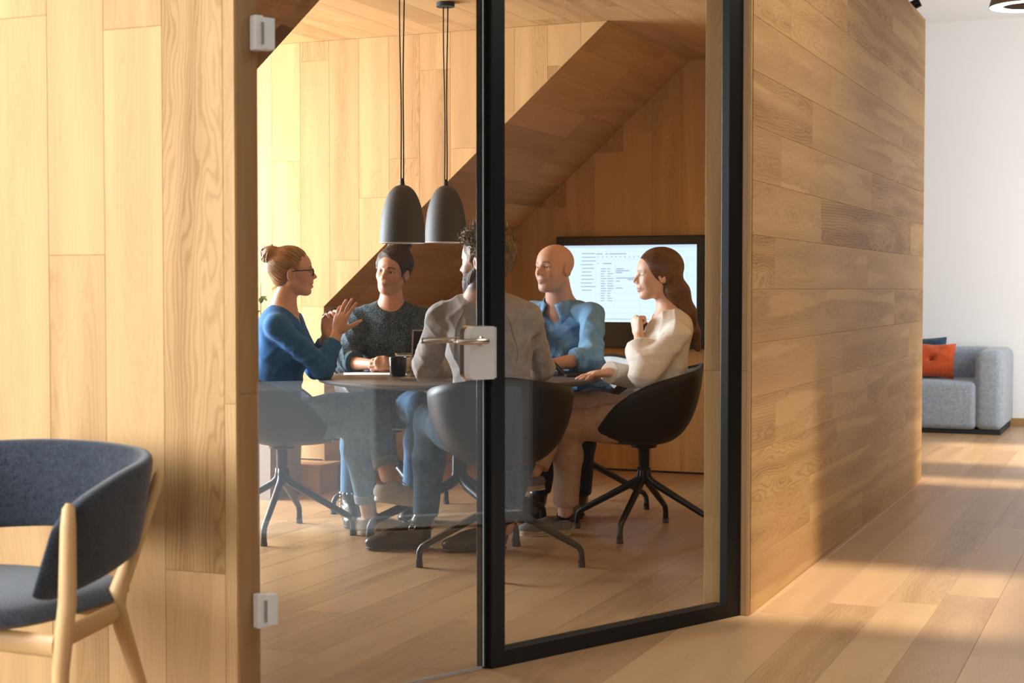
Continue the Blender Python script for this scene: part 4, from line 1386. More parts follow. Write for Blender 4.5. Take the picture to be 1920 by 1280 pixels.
def hand(F, wrist, d, normal, thumb_side, curl=(0.3, 0.3, 0.3, 0.3), spread=0.06, thumb=(0.5, 0.3), scale=1.0, male=False, k=0.007):
    """palm and five fingers; d: wrist to knuckles, normal: back of hand; thumb_side: +1 thumb towards normal x d, -1 the other way"""
    d = nrm(d); n = np.asarray(normal, float); n = nrm(n - d * (n @ d)); l = np.cross(n, d) * thumb_side
    sc = scale; w = np.asarray(wrist, float); fat = 1.12 if male else 1.0
    pl = 0.088 * sc
    ax_ = np.stack([d, l, n], 1)
    F.ell(w + d * pl * 0.52, V3(0.054, 0.036 * fat, 0.0155 * fat) * sc, ax_, 0.012)
    for i, (o, L) in enumerate(((0.030, 0.90), (0.0105, 1.0), (-0.010, 0.94), (-0.029, 0.74))):
        base = w + d * pl * (0.93 - 0.05 * abs(i - 1)) + l * o * 0.95 * sc
        F.cone(w + d * 0.02 * sc + l * o * 0.55 * sc, base, 0.0125 * sc * fat, 0.0098 * sc * fat, 0.010)
        a = spread * (1.5 - i); dd = nrm(d * math.cos(a) + l * math.sin(a)); ang = 0.0; p = base
        r0 = 0.0088 * sc * fat * (0.88 if i == 3 else 1)
        for sg, (fl, cf) in enumerate(((0.043, 1.0), (0.027, 1.25), (0.022, 0.8))):
            ang += curl[i] * cf
            v = dd * math.cos(ang) - n * math.sin(ang)
            q = p + v * fl * L * sc
            F.cone(p, q, r0 * (1 - 0.09 * sg), r0 * (0.91 - 0.10 * sg), 0.004 if sg else 0.006)
            p = q
    b = w + d * 0.022 * sc + l * 0.026 * sc - n * 0.006 * sc
    a, c = thumb
    v = nrm(d * math.cos(a) + l * math.sin(a) - n * 0.35)
    m = b + v * 0.038 * sc
    F.cone(w + d * 0.012 * sc + l * 0.012 * sc, b, 0.014 * sc, 0.0135 * sc * fat, 0.012)
    F.cone(b, m, 0.0135 * sc * fat, 0.0105 * sc * fat, 0.009)
    v2 = nrm(v * math.cos(c) + d * math.sin(c) * 0.8 - n * math.sin(c) * 0.7); e = m + v2 * 0.030 * sc
    F.cone(m, e, 0.0102 * sc * fat, 0.0090 * sc * fat, 0.005)
    v3 = nrm(v2 * math.cos(c) + d * math.sin(c) * 0.6 - n * math.sin(c) * 0.8)
    F.cone(e, e + v3 * 0.024 * sc, 0.0090 * sc * fat, 0.0072 * sc, 0.004)
    return [(w - 0.03 + np.minimum(d * 0.19, 0), w + 0.03 + np.maximum(d * 0.19, 0), 0.0034)]


def handbox(w, d, L=0.19, pad=0.055, h=0.0034):
    w = np.asarray(w, float); e = w + nrm(d) * L * 0.9
    return [(np.minimum(w, e) - pad, np.maximum(w, e) + pad, h)]

# ------------------------------------------------------------------ hair
def tubes(paths, r0, seg=5, taper=True):
    """many thin locks as one quad mesh; returns vertices, faces, strand id"""
    VV = []; FF = []; SS = []; k = 0
    for n_, P in enumerate(paths):
        P = np.asarray(P, float); n = len(P)
        T = np.gradient(P, axis=0); T /= np.linalg.norm(T, axis=1)[:, None] + 1e-9
        a = np.array([0.3, 0.5, 0.8]); rr = r0[n_] if hasattr(r0, '__len__') else r0
        for i in range(n):
            a = a - T[i] * (a @ T[i]); a = a / (np.linalg.norm(a) + 1e-9); b = np.cross(T[i], a)
            f = i / (n - 1); w_ = rr * (max(0.12, min(1, 5 * (1 - f), 0.35 + 5 * f)) if taper else 1)
            for j in range(seg):
                th = 2 * PI * j / seg; VV.append(P[i] + (a * math.cos(th) + b * math.sin(th)) * w_); SS.append(n_ * 7.31 + 0.25 * j)
        for i in range(n - 1):
            for j in range(seg):
                j2 = (j + 1) % seg; FF.append((k + i * seg + j, k + i * seg + j2, k + (i + 1) * seg + j2, k + (i + 1) * seg + j))
        k += n * seg
    return np.array(VV), np.array(FF), np.array(SS)


HC, HR = V3(-0.017, 0, 0.037), V3(0.101, 0.0785, 0.088)


def on_head(a, off): a = nrm(a); return HC + (HR + off) * a


def arc(a, b, n=14, off=0.004, bulge=0.0):
    a, b = nrm(a), nrm(b); w_ = math.acos(max(-1, min(1, a @ b))) + 1e-6
    return [on_head((math.sin((1 - t) * w_) * a + math.sin(t * w_) * b) / math.sin(w_), off + bulge * math.sin(PI * t)) for t in np.linspace(0, 1, n)]


def hair_object(name, parts, mat, parent, org):
    V_ = []; F_ = []; S_ = []; k = 0
    for P, F, S in parts:
        V_.append(P); F_.append(F + k); S_.append(S); k += len(P)
    return to_object(name, np.concatenate(V_), np.concatenate(F_), mat, parent, org, attrs={'strand': np.concatenate(S_)})


def cap_field(h, grow, cuts, extra=(), ears=True):
    """hair mass over the skull in head coordinates, cut along the hairline"""
    F = Field()
    cw = [(h.w(*c), h.R @ nrm(n)) for c, n in cuts]
    F.ell(h.w(*(HC + V3(-0.010, 0, 0.004))), (HR + grow) * h.s, h.R, 0.01, cut=cw)
    for (c, r, kk) in extra: F.ell(h.w(*c), V3(*r) * h.s, h.R, kk)
    if ears:
        for y in (-1, 1): F.ell(h.w(-0.006, y * 0.084, -0.014), V3(0.026, 0.024, 0.036) * h.s, h.R, 0.006, sub=True)
    return F


# ------------------------------------------------------------------ people
def jp(x, y, d): return at(x, y, d=d)


def limb_frame(a, b):
    return nrm(np.asarray(b) - np.asarray(a))


class Person:
    def __init__(s, label, base, J, fem=True, build=1.0):
        s.J = {k: np.asarray(v, float) for k, v in J.items()}
        s.fem = fem; s.bd = build
        s.root = thing('person', base, label, 'person')
        s.org = np.array(s.root.location)
        J = s.J
        s.up = nrm(J['neck'] - J['pel'])
        r = J['shR'] - J['shL']; s.lat = nrm(r - s.up * (r @ s.up)); s.fwd = np.cross(s.up, s.lat)
        s.B = np.stack([s.lat, s.fwd, s.up], 1)
        hf = nrm(V3(J['kneeR'][0] + J['kneeL'][0] - 2 * J['pel'][0], J['kneeR'][1] + J['kneeL'][1] - 2 * J['pel'][1], 0)) if 'hipf' not in J else nrm(J['hipf'])
        s.hf = hf; s.hl = np.cross(hf, V3(0, 0, 1))   # right side of the hips
        s.hipR = J['pel'] + s.hl * 0.088 + hf * 0.03 - V3(0, 0, 0.02); s.hipL = J['pel'] - s.hl * 0.088 + hf * 0.03 - V3(0, 0, 0.02)
        s.H = np.stack([s.hl, hf, V3(0, 0, 1)], 1)

    def torso(s, F, e=0.0, k=0.05, pelvis=True):
        J, B, b = s.J, s.B, s.bd; L = np.linalg.norm(J['neck'] - J['pel'])
        sp = lambda t, f=0.0, l=0.0: J['pel'] + s.up * L * t + s.fwd * f + s.lat * l
        hw = np.linalg.norm(J['shR'] - J['shL']) / 2
        if pelvis: F.ell(J['pel'] + V3(0, 0, 0.0), V3(0.165 * b + e, 0.118 * b + e, 0.105 + e), s.H, k)
        F.ell(sp(0.30), V3((0.128 if s.fem else 0.148) * b + e, 0.098 * b + e, 0.17 + e), B, k)
        F.ell(sp(0.62, 0.005), V3((0.132 if s.fem else 0.160) * b + e, 0.104 * b + e, 0.17 + e), B, k)
        F.ell(sp(0.84, -0.012), V3(hw * 0.86 + e, 0.082 * b + e, 0.085 + e), B, k)
        if s.fem:
            for q in (-1, 1): F.ell(sp(0.60, 0.075, q * 0.068), V3(0.062 + e, 0.052 + e, 0.062 + e), B, 0.04)
        for sh in ('shL', 'shR'):
            F.cone(sp(0.93), J[sh], (0.038 if s.fem else 0.048) + e, (0.038 if s.fem else 0.048) + e, 0.04)
        return sp

    def arm(s, F, side, e=0.0, upto=1.0, e2=None, k=0.03):
        J = s.J; a, b, c = J['sh' + side], J['el' + side], J['wr' + side]
        m = 1.0 if s.fem else 1.12
        e2 = e if e2 is None else e2
        F.cone(a, b, 0.041 * m + e, 0.035 * m + e, k)
        end = b + (c - b) * upto
        n = limb_frame(b, c)
        r1 = 0.024 * m + (0.0385 - 0.024) * m * (1 - upto)
        cut = None if upto >= 1 else [(end, n)]
        F.cone(b, c if upto >= 1 else end + n * 0.03, 0.0385 * m + e, (0.024 * m if upto >= 1 else r1) + e2, 0.02, cut=cut)
        return end, n, r1 + e2

    def leg(s, F, side, e=0.0, upto=1.0, e2=None, k=0.03):
        J = s.J; h = s.hipR if side == 'R' else s.hipL; kn, an = J['knee' + side], J['ank' + side]
        m = 1.0 if s.fem else 1.08
        e2 = e if e2 is None else e2
        F.cone(h, h + (kn - h) * 0.55, 0.088 * m + e, 0.073 * m + e, k); F.cone(h + (kn - h) * 0.5, kn, 0.074 * m + e, 0.056 * m + e, k)
        n = limb_frame(kn, an); md = kn + (an - kn) * 0.36
        back = -s.hf; back = nrm(back - n * (back @ n))
        F.cone(kn, md + back * 0.010, 0.055 * m + e, 0.054 * m + e, k)
        end = kn + (an - kn) * upto
        r1 = (0.054 + (0.036 - 0.054) * max(0, (upto - 0.36) / 0.64)) * m
        F.cone(md + back * 0.010, end + n * (0.03 if upto < 1 else 0), 0.054 * m + e, r1 + e2, k, cut=None if upto >= 1 else [(end, n)])
        return end, n, r1 + e2

    def body(s, head, hcfg, hands, skin, lip, brow, beard=None, neckr=0.050, feet=True, iris=(0.06, 0.10, 0.12), look=(0, 0), cheek=(0.55, 0.20, 0.14)):
        F = Field(); fine = []
        s.torso(F)
        for q in 'LR': s.arm(F, q); s.leg(F, q)
        for q in 'LR':
            if 'toe' + q in s.J:
                a = s.J['ank' + q]; t = s.J['toe' + q]; F.cone(a, a + (t - a) * 0.75, 0.036, 0.028, 0.02)
        nb = s.J['neck']
        F.cone(head.w(-0.026, 0, -0.060), nb - s.up * 0.015 + s.fwd * 0.0, neckr * head.s, neckr * 1.12, 0.03)
        F.cone(nb - s.up * 0.02, nb + s.up * 0.035, neckr * 1.28, neckr * 0.95, 0.04)
        head.add(F, **hcfg); fine += head.fine()
        for hd_ in hands:
            hand(F, **hd_); fine += handbox(hd_['wrist'], hd_['d'])
        P, Q = F.mesh(0.009, fine, 1)
        c = head.colors(P, skin, lip, brow, beard, cheek)
        for hd_ in hands:                                  # knuckles and fingertips a little redder
            t = np.clip(((P - hd_['wrist']) @ nrm(hd_['d']) - 0.07) / 0.10, 0, 1) * (np.linalg.norm(P - hd_['wrist'], axis=1) < 0.22)
            c = c * (1 - 0.25 * t[:, None]) + np.array(cheek) * 0.25 * t[:, None]
        o = to_object('body', P, Q, SKIN, s.root, s.org, c)
        head.eyes(s.root, s.org, iris, look)
        return o

    def wear(s, name, F, mat, h=0.0065, amp=0.0, seed=1, freq=38.0, dirv=None, relax=2, label=None, fine=()):
        P, Q = F.mesh(h, fine, relax)
        if amp: P = P + vnormals(P, Q) * (folds(P, amp, seed, freq, dirv) - amp * 0.6)[:, None]
        o = to_object(name, P, Q, mat, s.root, s.org)
        if label: o['label'] = label
        s.last = (P, vnormals(P, Q))
        return o

    def trousers(s, mat, up_r=0.95, up_l=0.95, e=0.010, hem=0.0, flare=None, amp=0.003, seed=3, name='trousers', cuffs=None):
        ends = []; VV = []; QQ = []; k = 0
        for q, u in (('R', up_r), ('L', up_l)):           # each leg keeps its own outline where the legs cross
            F = Field()
            F.ell(s.J['pel'] - V3(0, 0, 0.012), V3(0.168 * s.bd + e, 0.120 * s.bd + e, 0.098 + e), s.H, 0.04)
            ends.append((q,) + s.leg(F, q, e, u, e if flare is None else flare))
            P, Q = F.mesh(0.007, (), 2)
            kn = s.J['knee' + q]; hp = s.hipR if q == 'R' else s.hipL
            N_ = vnormals(P, Q)
            near = np.exp(-(np.linalg.norm(P - kn, axis=1) / 0.11) ** 2) + 0.8 * np.exp(-(np.linalg.norm(P - hp, axis=1) / 0.14) ** 2) + 0.35
            P = P + N_ * ((folds(P, amp, seed + (q == 'L'), 30.0, s.J['ank' + q] - kn) - amp * 0.6) * near)[:, None]
            VV.append(P); QQ.append(Q + k); k += len(P)
        o = to_object(name, np.concatenate(VV), np.concatenate(QQ), mat, s.root, s.org)
        if cuffs:
            for q, en, n, r in ends:
                G = Field(); G.cone(en - n * 0.040, en + n * 0.02, r + 0.010, r + 0.008, 0.01, cut=[(en + n * 0.006, n), (en - n * 0.036, -n)])
                P, Q = G.mesh(0.004, (), 2); to_object('cuff', P, Q, cuffs, o, s.org)
        return o


def sole_field(heel, f, u, L, w0, w1, z0, z1):
    F = Field(); a = heel + f * w0 + u * (z0 + z1) / 2; b = heel + f * (L - w1) + u * (z0 + z1) / 2
    F.cone(a, b, w0, w1, 0.01, cut=[(heel + u * z1, u), (heel + u * z0, -u)])
    return F


def shoe(P_, side, heel, toe, up, style, mats, shaft=None):
    """shoe on a foot whose sole runs heel -> toe; up: sole normal; shaft: point up the leg for boots"""
    heel = np.asarray(heel, float); toe = np.asarray(toe, float)
    f = toe - heel; L = np.linalg.norm(f); f /= L; u = np.asarray(up, float); u = nrm(u - f * (u @ f)); l = np.cross(u, f)
    A = np.stack([f, l, u], 1); w = lambda x, y, z: heel + f * x * L + l * y + u * z
    t = P_.root; org = P_.org
    F = Field(); st = 0.020 if style != 'boot' else 0.012
    bot = [(w(0, 0, st), -u)]
    if style == 'sneaker':
        F.ell(w(0.19, 0, 0.045), (0.055, 0.036, 0.050), A, 0.03, cut=bot); F.ell(w(0.52, 0, 0.040), (0.085, 0.040, 0.040), A, 0.03, cut=bot)
        F.ell(w(0.78, 0, 0.030), (0.060, 0.044, 0.031), A, 0.03, cut=bot); F.cone(w(0.36, 0, 0.072), w(0.66, 0, 0.048), 0.026, 0.024, 0.02, cut=bot)
        F.cone(w(0.20, 0, 0.05), w(0.22, 0, 0.088), 0.038, 0.040, 0.02, cut=[(w(0.22, 0, 0.083), nrm(u - f * 0.35))])
        F.cone(w(0.30, 0, 0.10), w(0.42, 0, 0.085), 0.014, 0.012, 0.01)
        F.ell(w(0.17, 0, 0.092), (0.032, 0.029, 0.022), A, 0.008, sub=True)
    elif style == 'espadrille':
        F.ell(w(0.17, 0, 0.040), (0.048, 0.034, 0.036), A, 0.03, cut=bot); F.ell(w(0.55, 0, 0.032), (0.085, 0.039, 0.033), A, 0.03, cut=bot)
        F.ell(w(0.78, 0, 0.028), (0.058, 0.042, 0.027), A, 0.03, cut=bot); F.cone(w(0.45, 0, 0.060), w(0.68, 0, 0.042), 0.024, 0.022, 0.02, cut=bot)
        F.ell(w(0.22, 0, 0.080), (0.052, 0.028, 0.030), A, 0.008, sub=True)
    else:
        F.ell(w(0.18, 0, 0.055), (0.055, 0.037, 0.060), A, 0.03, cut=bot); F.ell(w(0.52, 0, 0.044), (0.085, 0.040, 0.044), A, 0.03, cut=bot)
        F.ell(w(0.80, 0, 0.034), (0.060, 0.040, 0.032), A, 0.03, cut=bot); F.cone(w(0.34, 0, 0.085), w(0.66, 0, 0.055), 0.032, 0.026, 0.03, cut=bot)
        sh = np.asarray(shaft, float); n = nrm(sh - w(0.22, 0, 0.06)); F.cone(w(0.22, 0, 0.05), sh + n * 0.03, 0.043, 0.050, 0.03, cut=[(sh, n)])
    P, Q = F.mesh(0.005, (), 2)
    if style == 'boot': P = P + vnormals(P, Q) * (folds(P, 0.0022, 5, 70.0, u) - 0.001)[:, None]
    o = to_object('shoe' if style != 'boot' else 'boot', P, Q, mats[0], t, org)
    if style == 'sneaker':
        P, Q = sole_field(heel, f, u, L, 0.040, 0.046, 0.0, 0.026).mesh(0.0045, (), 1); to_object('sole', P, Q, mats[1], o, org)
        mb = MB()
        for i in range(5):
            x = 0.44 + i * 0.055; z = 0.090 - i * 0.0085
            mb.tube([w(x, -0.022, z - 0.010), w(x + 0.012, -0.010, z + 0.0015), w(x + 0.02, 0.010, z + 0.0015), w(x + 0.03, 0.022, z - 0.012)], 0.0026, 6)
        for q in (-1, 1): mb.tube([w(0.46, 0, 0.093), w(0.48, q * 0.018, 0.100), w(0.54, q * 0.034, 0.088), w(0.57, q * 0.030, 0.066), w(0.53, q * 0.014, 0.082)], 0.0024, 6)
        bo = mb.build('laces', mats[1], o, True); bo.data.transform(Matrix.Translation(-Vector(org)))
    elif style == 'espadrille':
        P, Q = sole_field(heel, f, u, L, 0.038, 0.044, 0.0, 0.024).mesh(0.0045, (), 1)
        to_object('sole', P, Q, mats[1], o, org)
        P, Q = sole_field(heel - f * 0.001, f, u, L + 0.002, 0.0385, 0.0445, 0.0, 0.006).mesh(0.004, (), 1); to_object('rubber_edge', P, Q, mats[2], o, org)
    else:
        P, Q = sole_field(heel, f, u, L, 0.038, 0.042, 0.006, 0.018).mesh(0.0045, (), 1); to_object('sole', P, Q, mats[1], o, org)
        F = Field(); F.cone(w(0.14, 0, 0.0), w(0.17, 0, 0.03), 0.034, 0.035, 0.01, cut=[(w(0, 0, 0.0), -u), (w(0, 0, 0.024), u), (w(0.29, 0, 0), f)]); P, Q = F.mesh(0.004, (), 1); to_object('heel', P, Q, mats[1], o, org)
        if len(mats) > 2:
            c = w(0.25, 0, 0.105); n = nrm(sh - w(0.22, 0, 0.06))
            ring = [c + (l * math.cos(a) * 0.0475 + nrm(np.cross(n, l)) * math.sin(a) * 0.052) for a in np.linspace(0, 2 * PI, 33)]
            mb = MB().tube(ring, 0.006, 8, False, 0.5, tuple(n)); so_ = mb.build('strap', mats[0], o, True); so_.data.transform(Matrix.Translation(-Vector(org)))
            mb = MB()
            for q in (-1, 1):
                b0 = c + l * q * 0.047 + f * 0.012
                for (x0, z0, x1, z1) in ((-.012, -.012, .012, -.012), (.012, -.012, .012, .012), (.012, .012, -.012, .012), (-.012, .012, -.012, -.012)):
                    mb.tube([b0 + f * x0 + n * z0 + l * q * .006, b0 + f * x1 + n * z1 + l * q * .006], 0.0022, 6)
            so_ = mb.build('buckle', mats[2], o, True); so_.data.transform(Matrix.Translation(-Vector(org)))
    return o

FW, RTn = np.array(FWD), np.array(RT)
DEN_L = cloth('jeans_light', (0.07, 0.165, 0.245), (0.20, 0.345, 0.45), 700, wr=0.25)
DEN_M = cloth('jeans_mid', (0.035, 0.095, 0.18), (0.10, 0.20, 0.33), 700, wr=0.3)
DEN_D = cloth('jeans_dark', (0.018, 0.05, 0.085), (0.06, 0.115, 0.165), 700, wr=0.3)
NAVY = cloth('navy_trousers', (0.012, 0.02, 0.05), (0.03, 0.05, 0.10), 600)
BEIGE = cloth('beige_trousers', (0.42, 0.27, 0.19), (0.58, 0.40, 0.30), 800, wr=0.18)
CANVAS = cloth('sneaker_canvas', (0.46, 0.43, 0.40), (0.62, 0.59, 0.55), 900, wr=0.1)
SOLEW = simple('sneaker_sole', (0.62, 0.58, 0.52), 0.6)
LEATHER = simple('black_leather', (0.014, 0.014, 0.015), 0.30, bump=(45, 0.25, 0.004))
METAL = simple('buckle_metal', (0.65, 0.62, 0.58), 0.3, 1.0)
SOLEB = simple('boot_sole', (0.015, 0.012, 0.010), 0.6)
JUTE = simple('jute_sole', (0.45, 0.34, 0.22), 0.9, var=0.3, bump=(200, 0.8, 0.003))
GREYC = cloth('espadrille_canvas', (0.13, 0.13, 0.15), (0.22, 0.22, 0.25), 900)
HEMJ = cloth('jeans_cuff', (0.22, 0.29, 0.33), (0.36, 0.43, 0.47), 700)

# ---- woman in the blue sweater, left of the table
J = dict(pel=rd(-1.105, 7.13, 0.545), neck=jp(531, 577, 7.13), shR=jp(519, 611, 6.975), shL=jp(549, 606, 7.29), elR=jp(606, 692, 6.98), wrR=jp(632, 624, 7.09),
         elL=jp(592, 690, 7.30), wrL=jp(613, 628, 7.19), kneeR=jp(668, 788, 7.03), ankR=jp(692, 962, 7.12), kneeL=jp(702, 757, 7.11), ankL=jp(727, 893, 6.99))
pB = Person('woman with a blond bun and glasses in a blue sweater, gesturing with her hands', CH['B'], J)
hB = Head(jp(549, 511, 7.13), RTn * 0.98 + FW * 0.16 + V3(0, 0, 0.04), scale=0.925)
dR = nrm(jp(652, 552, 7.10) - J['wrR']); dL = nrm(jp(620, 560, 7.20) - J['wrL'])
nR = -FW * 0.9 - RTn * 0.45; nL = FW * 0.8 - RTn * 0.6
pB.body(hB, dict(jaw=0.92, nose=0.95, open_=0.8), [dict(wrist=J['wrR'], d=dR, normal=nR, thumb_side=-1, curl=(0.10, 0.12, 0.16, 0.30), spread=0.16, thumb=(0.8, 0.2)),
        dict(wrist=J['wrL'], d=dL, normal=nL, thumb_side=1, curl=(0.6, 0.75, 0.8, 0.8), spread=0.04, thumb=(0.6, 0.5))],
        (0.72, 0.45, 0.325), (0.58, 0.22, 0.18), (0.28, 0.17, 0.09), neckr=0.047)
BLUE = cloth('blue_knit', (0.018, 0.115, 0.34), (0.05, 0.20, 0.48), 500, wr=0.22, sheen=0.05)
F = Field(); pB.torso(F, 0.012)
for q in 'LR': en, n, r = pB.arm(F, q, 0.013, 0.74 if q == 'R' else 0.80, 0.012)
nk = J['neck']
F.cone(nk - pB.up * 0.02 + pB.fwd * 0.03, nk + pB.up * 0.10 + pB.fwd * 0.04, 0.060, 0.085, 0.012, sub=True)
F.cone(nk - pB.up * 0.06 + pB.fwd * 0.10, nk + pB.up * 0.03 + pB.fwd * 0.06, 0.020, 0.055, 0.012, sub=True)
pB.wear('sweater', F, BLUE, 0.006, 0.0065, 11, 38.0)
pB.trousers(DEN_L, 0.86, 0.86, name='jeans', amp=0.0035, cuffs=HEMJ)
hl = jp(668, 1000, 7.14); hl[2] = 0.0; to_ = jp(768, 1001, 7.12); to_[2] = 0.0
shoe(pB, 'R', hl, to_, (0, 0, 1), 'sneaker', (CANVAS, SOLEW))
fd = nrm(jp(775, 946, 6.98) - jp(703, 936, 6.99)); hl = jp(701, 938, 6.99)
shoe(pB, 'L', hl, hl + fd * 0.245, V3(0, 0, 1) + RTn * 0.12, 'sneaker', (CANVAS, SOLEW))
BLOND = hair_mat('blond_hair', (0.23, 0.125, 0.05), (0.56, 0.36, 0.175))
bun = V3(-0.104, 0.0, 0.096)
F = cap_field(hB, 0.007, [((0.026, 0, 0.0), (0.83, 0, -0.56)), ((0, 0, -0.062), (0.35, 0, -1))], [((-0.055, 0, -0.020), (0.052, 0.064, 0.055), 0.02), (bun, (0.044, 0.050, 0.045), 0.012)])
P, Q = F.mesh(0.0035, (), 2)
q = hB.loc(P); ax_ = nrm(bun - HC); e1 = nrm(np.cross(ax_, V3(0, 1, 0))); e2 = np.cross(ax_, e1)
st = np.arctan2((q - HC) @ e2, (q - HC) @ e1)
P = P + vnormals(P, Q) * (0.0014 * np.sin(st * 46 + 3 * np.sin(q[:, 0] * 40)))[:, None]
rs = np.random.RandomState(3); paths = []
bd = nrm((bun - HC) / HR)
for k in range(150):
    th = rs.uniform(0, 2 * PI); y = math.sin(th); ph = rs.uniform(-0.1, 0.12)
    # start points follow the hairline round the face and nape
    a = [V3(0.80, 0.0, 0.60), V3(0.62, 0.62, 0.45), V3(0.22, 0.95, -0.12), V3(-0.30, 0.85, -0.75), V3(-0.62, 0.25, -1.0)]
    u_ = rs.uniform(0, 3.999); i = int(u_); st_ = a[i] * (1 - u_ + i) + a[i + 1] * (u_ - i)
    if rs.rand() < 0.5: st_ = st_ * V3(1, -1, 1)
    st_ = nrm(st_) + rs.normal(size=3) * 0.05
    paths.append([hB.w(*p_) for p_ in arc(st_, bd + rs.normal(size=3) * 0.12, 14, 0.007, 0.004)])
for k in range(46):                                       # coils of the bun
    nn = nrm(ax_ + rs.normal(size=3) * 0.55); a1 = nrm(np.cross(nn, V3(0.2, 1, 0.1))); a2 = np.cross(nn, a1); r_ = rs.uniform(0.026, 0.049); o_b = bun + nn * rs.uniform(-0.02, 0.022)
    s0 = rs.uniform(0, 6)
    paths.append([hB.w(*(o_b + (a1 * math.cos(t) + a2 * math.sin(t)) * r_ * (1 + 0.1 * math.sin(t * 2)))) for t in np.linspace(s0, s0 + rs.uniform(2.5, 4.5), 16)])
for k in range(16):                                       # loose wisps at the nape
    p0 = on_head(nrm(V3(-0.35, rs.uniform(0.2, 0.75), -0.8)), 0.006); paths.append([hB.w(*(p0 + V3(-0.006 * t * t * 9, rs.normal() * 0.002, -0.030 * t * 1.3))) for t in np.linspace(0, 1, 7)])
T_ = tubes(paths, [0.0032 if k < 150 else (0.0046 if k < 196 else 0.0007) for k in range(len(paths))])
hair_object('hair', [(P, Q, st * 6), T_], BLOND, pB.root, pB.org)
gl = MB(); FR = simple('glasses_frame', (0.012, 0.014, 0.02), 0.25)
for y in (-1, 1):
    ring = [hB.w(0.103 - 0.004 * abs(math.sin(a)) - 0.10 * (0.0008), y * (0.033 + 0.0235 * math.copysign(abs(math.cos(a)) ** 0.7, math.cos(a))), -0.001 + 0.0175 * math.copysign(abs(math.sin(a)) ** 0.7, math.sin(a))) for a in np.linspace(0, 2 * PI, 29)]
    gl.tube(ring, 0.0025, 8, False)
    gl.tube([hB.w(0.101, y * 0.057, 0.009), hB.w(0.085, y * 0.071, 0.009), hB.w(0.02, y * 0.0795, 0.008), hB.w(-0.012, y * 0.081, 0.004), hB.w(-0.03, y * 0.079, -0.016)], 0.0022, 8)
gl.tube([hB.w(0.104, -0.010, 0.004), hB.w(0.107, 0, 0.006), hB.w(0.104, 0.010, 0.004)], 0.0022, 8)
o = gl.build('glasses', FR, pB.root, True); o.data.transform(Matrix.Translation(-Vector(pB.org)))
pn = J['wrL'] + dL * 0.085
o = MB().tube([pn + dL * 0.02 - RTn * 0.032 + V3(0, 0, -0.012), pn + dL * 0.02 - RTn * 0.02, pn + dL * 0.03 + RTn * 0.03 + V3(0, 0, 0.012)], [0.0022, 0.0042, 0.0042], 10).build('pen', simple('pen_navy', (0.012, 0.02, 0.06), 0.3), None, True)
tag(o, 'dark blue pen held by the woman with glasses', 'pen')

# ---- woman in the dotted blouse, behind the table
J = dict(pel=rd(-0.62, 7.95, 0.545), neck=jp(733, 568, 7.82), shR=jp(671, 600, 7.84), shL=jp(793, 600, 7.84), elR=jp(651, 680, 7.71), wrR=jp(699, 683, 7.54),
         elL=jp(806, 680, 7.71), wrL=jp(733, 683, 7.54), kneeR=jp(668, 765, 7.45), ankR=jp(656, 955, 7.47), kneeL=jp(789, 762, 7.45), ankL=jp(771, 945, 7.58))
pK = Person('woman with dark hair pinned up in a dark dotted blouse, hands clasped on the table', CH['K'], J)
hK = Head(jp(735, 509, 7.80), -FW * 0.93 - RTn * 0.30 - V3(0, 0, 0.03), scale=0.965, roll=0.16)
pK.body(hK, dict(jaw=0.96, nose=1.12, smile=0.9), [dict(wrist=J['wrR'], d=RTn * 0.75 - FW * 0.5 + V3(0, 0, 0.15), normal=-FW * 0.7 - RTn * 0.5 + V3(0, 0, 0.35), thumb_side=-1, curl=(1.0, 1.0, 1.0, 1.0), spread=0.02, thumb=(0.5, 0.5), scale=0.95),
        dict(wrist=J['wrL'], d=-RTn * 0.75 - FW * 0.5 + V3(0, 0, 0.1), normal=-FW * 0.7 + RTn * 0.5 + V3(0, 0, 0.35), thumb_side=1, curl=(1.0, 1.0, 1.0, 1.0), spread=0.02, thumb=(0.5, 0.5), scale=0.95)],
        (0.50, 0.275, 0.175), (0.42, 0.14, 0.11), (0.03, 0.018, 0.012), neckr=0.048, iris=(0.03, 0.015, 0.008), look=(-0.25, 0.0), cheek=(0.42, 0.15, 0.09))
DOTS = cloth('dotted_blouse', (0.016, 0.034, 0.048), (0.035, 0.062, 0.080), 600, wr=0.3, dots=(215.0, 0.29, (0.26, 0.34, 0.40)))
F = Field(); pK.torso(F, 0.017)
for q in 'LR': en, n, r = pK.arm(F, q, 0.022, 0.30, 0.024)
nk = J['neck']
F.ell(nk + pK.up * 0.045 + pK.fwd * 0.035, (0.075, 0.085, 0.075), pK.B, 0.01, sub=True)
o = pK.wear('blouse', F, DOTS, 0.006, 0.009, 21, 34.0, V3(1, 0, 0.1))
F = Field()
for q in 'LR':
    a, b, c = J['sh' + q], J['el' + q], J['wr' + q]; n = nrm(c - b); en = b + (c - b) * 0.30
    F.cone(en - n * 0.03, en + n * 0.04, 0.062, 0.060, 0.01, cut=[(en + n * 0.008, n), (en - n * 0.026, -n)])
P, Q = F.mesh(0.005, (), 2); to_object('sleeve_band', P, Q, cloth('blouse_band', (0.03, 0.07, 0.095), (0.06, 0.115, 0.145), 600), o, pK.org)
pK.trousers(DEN_M, 0.84, 0.84, name='jeans', amp=0.003, seed=5)
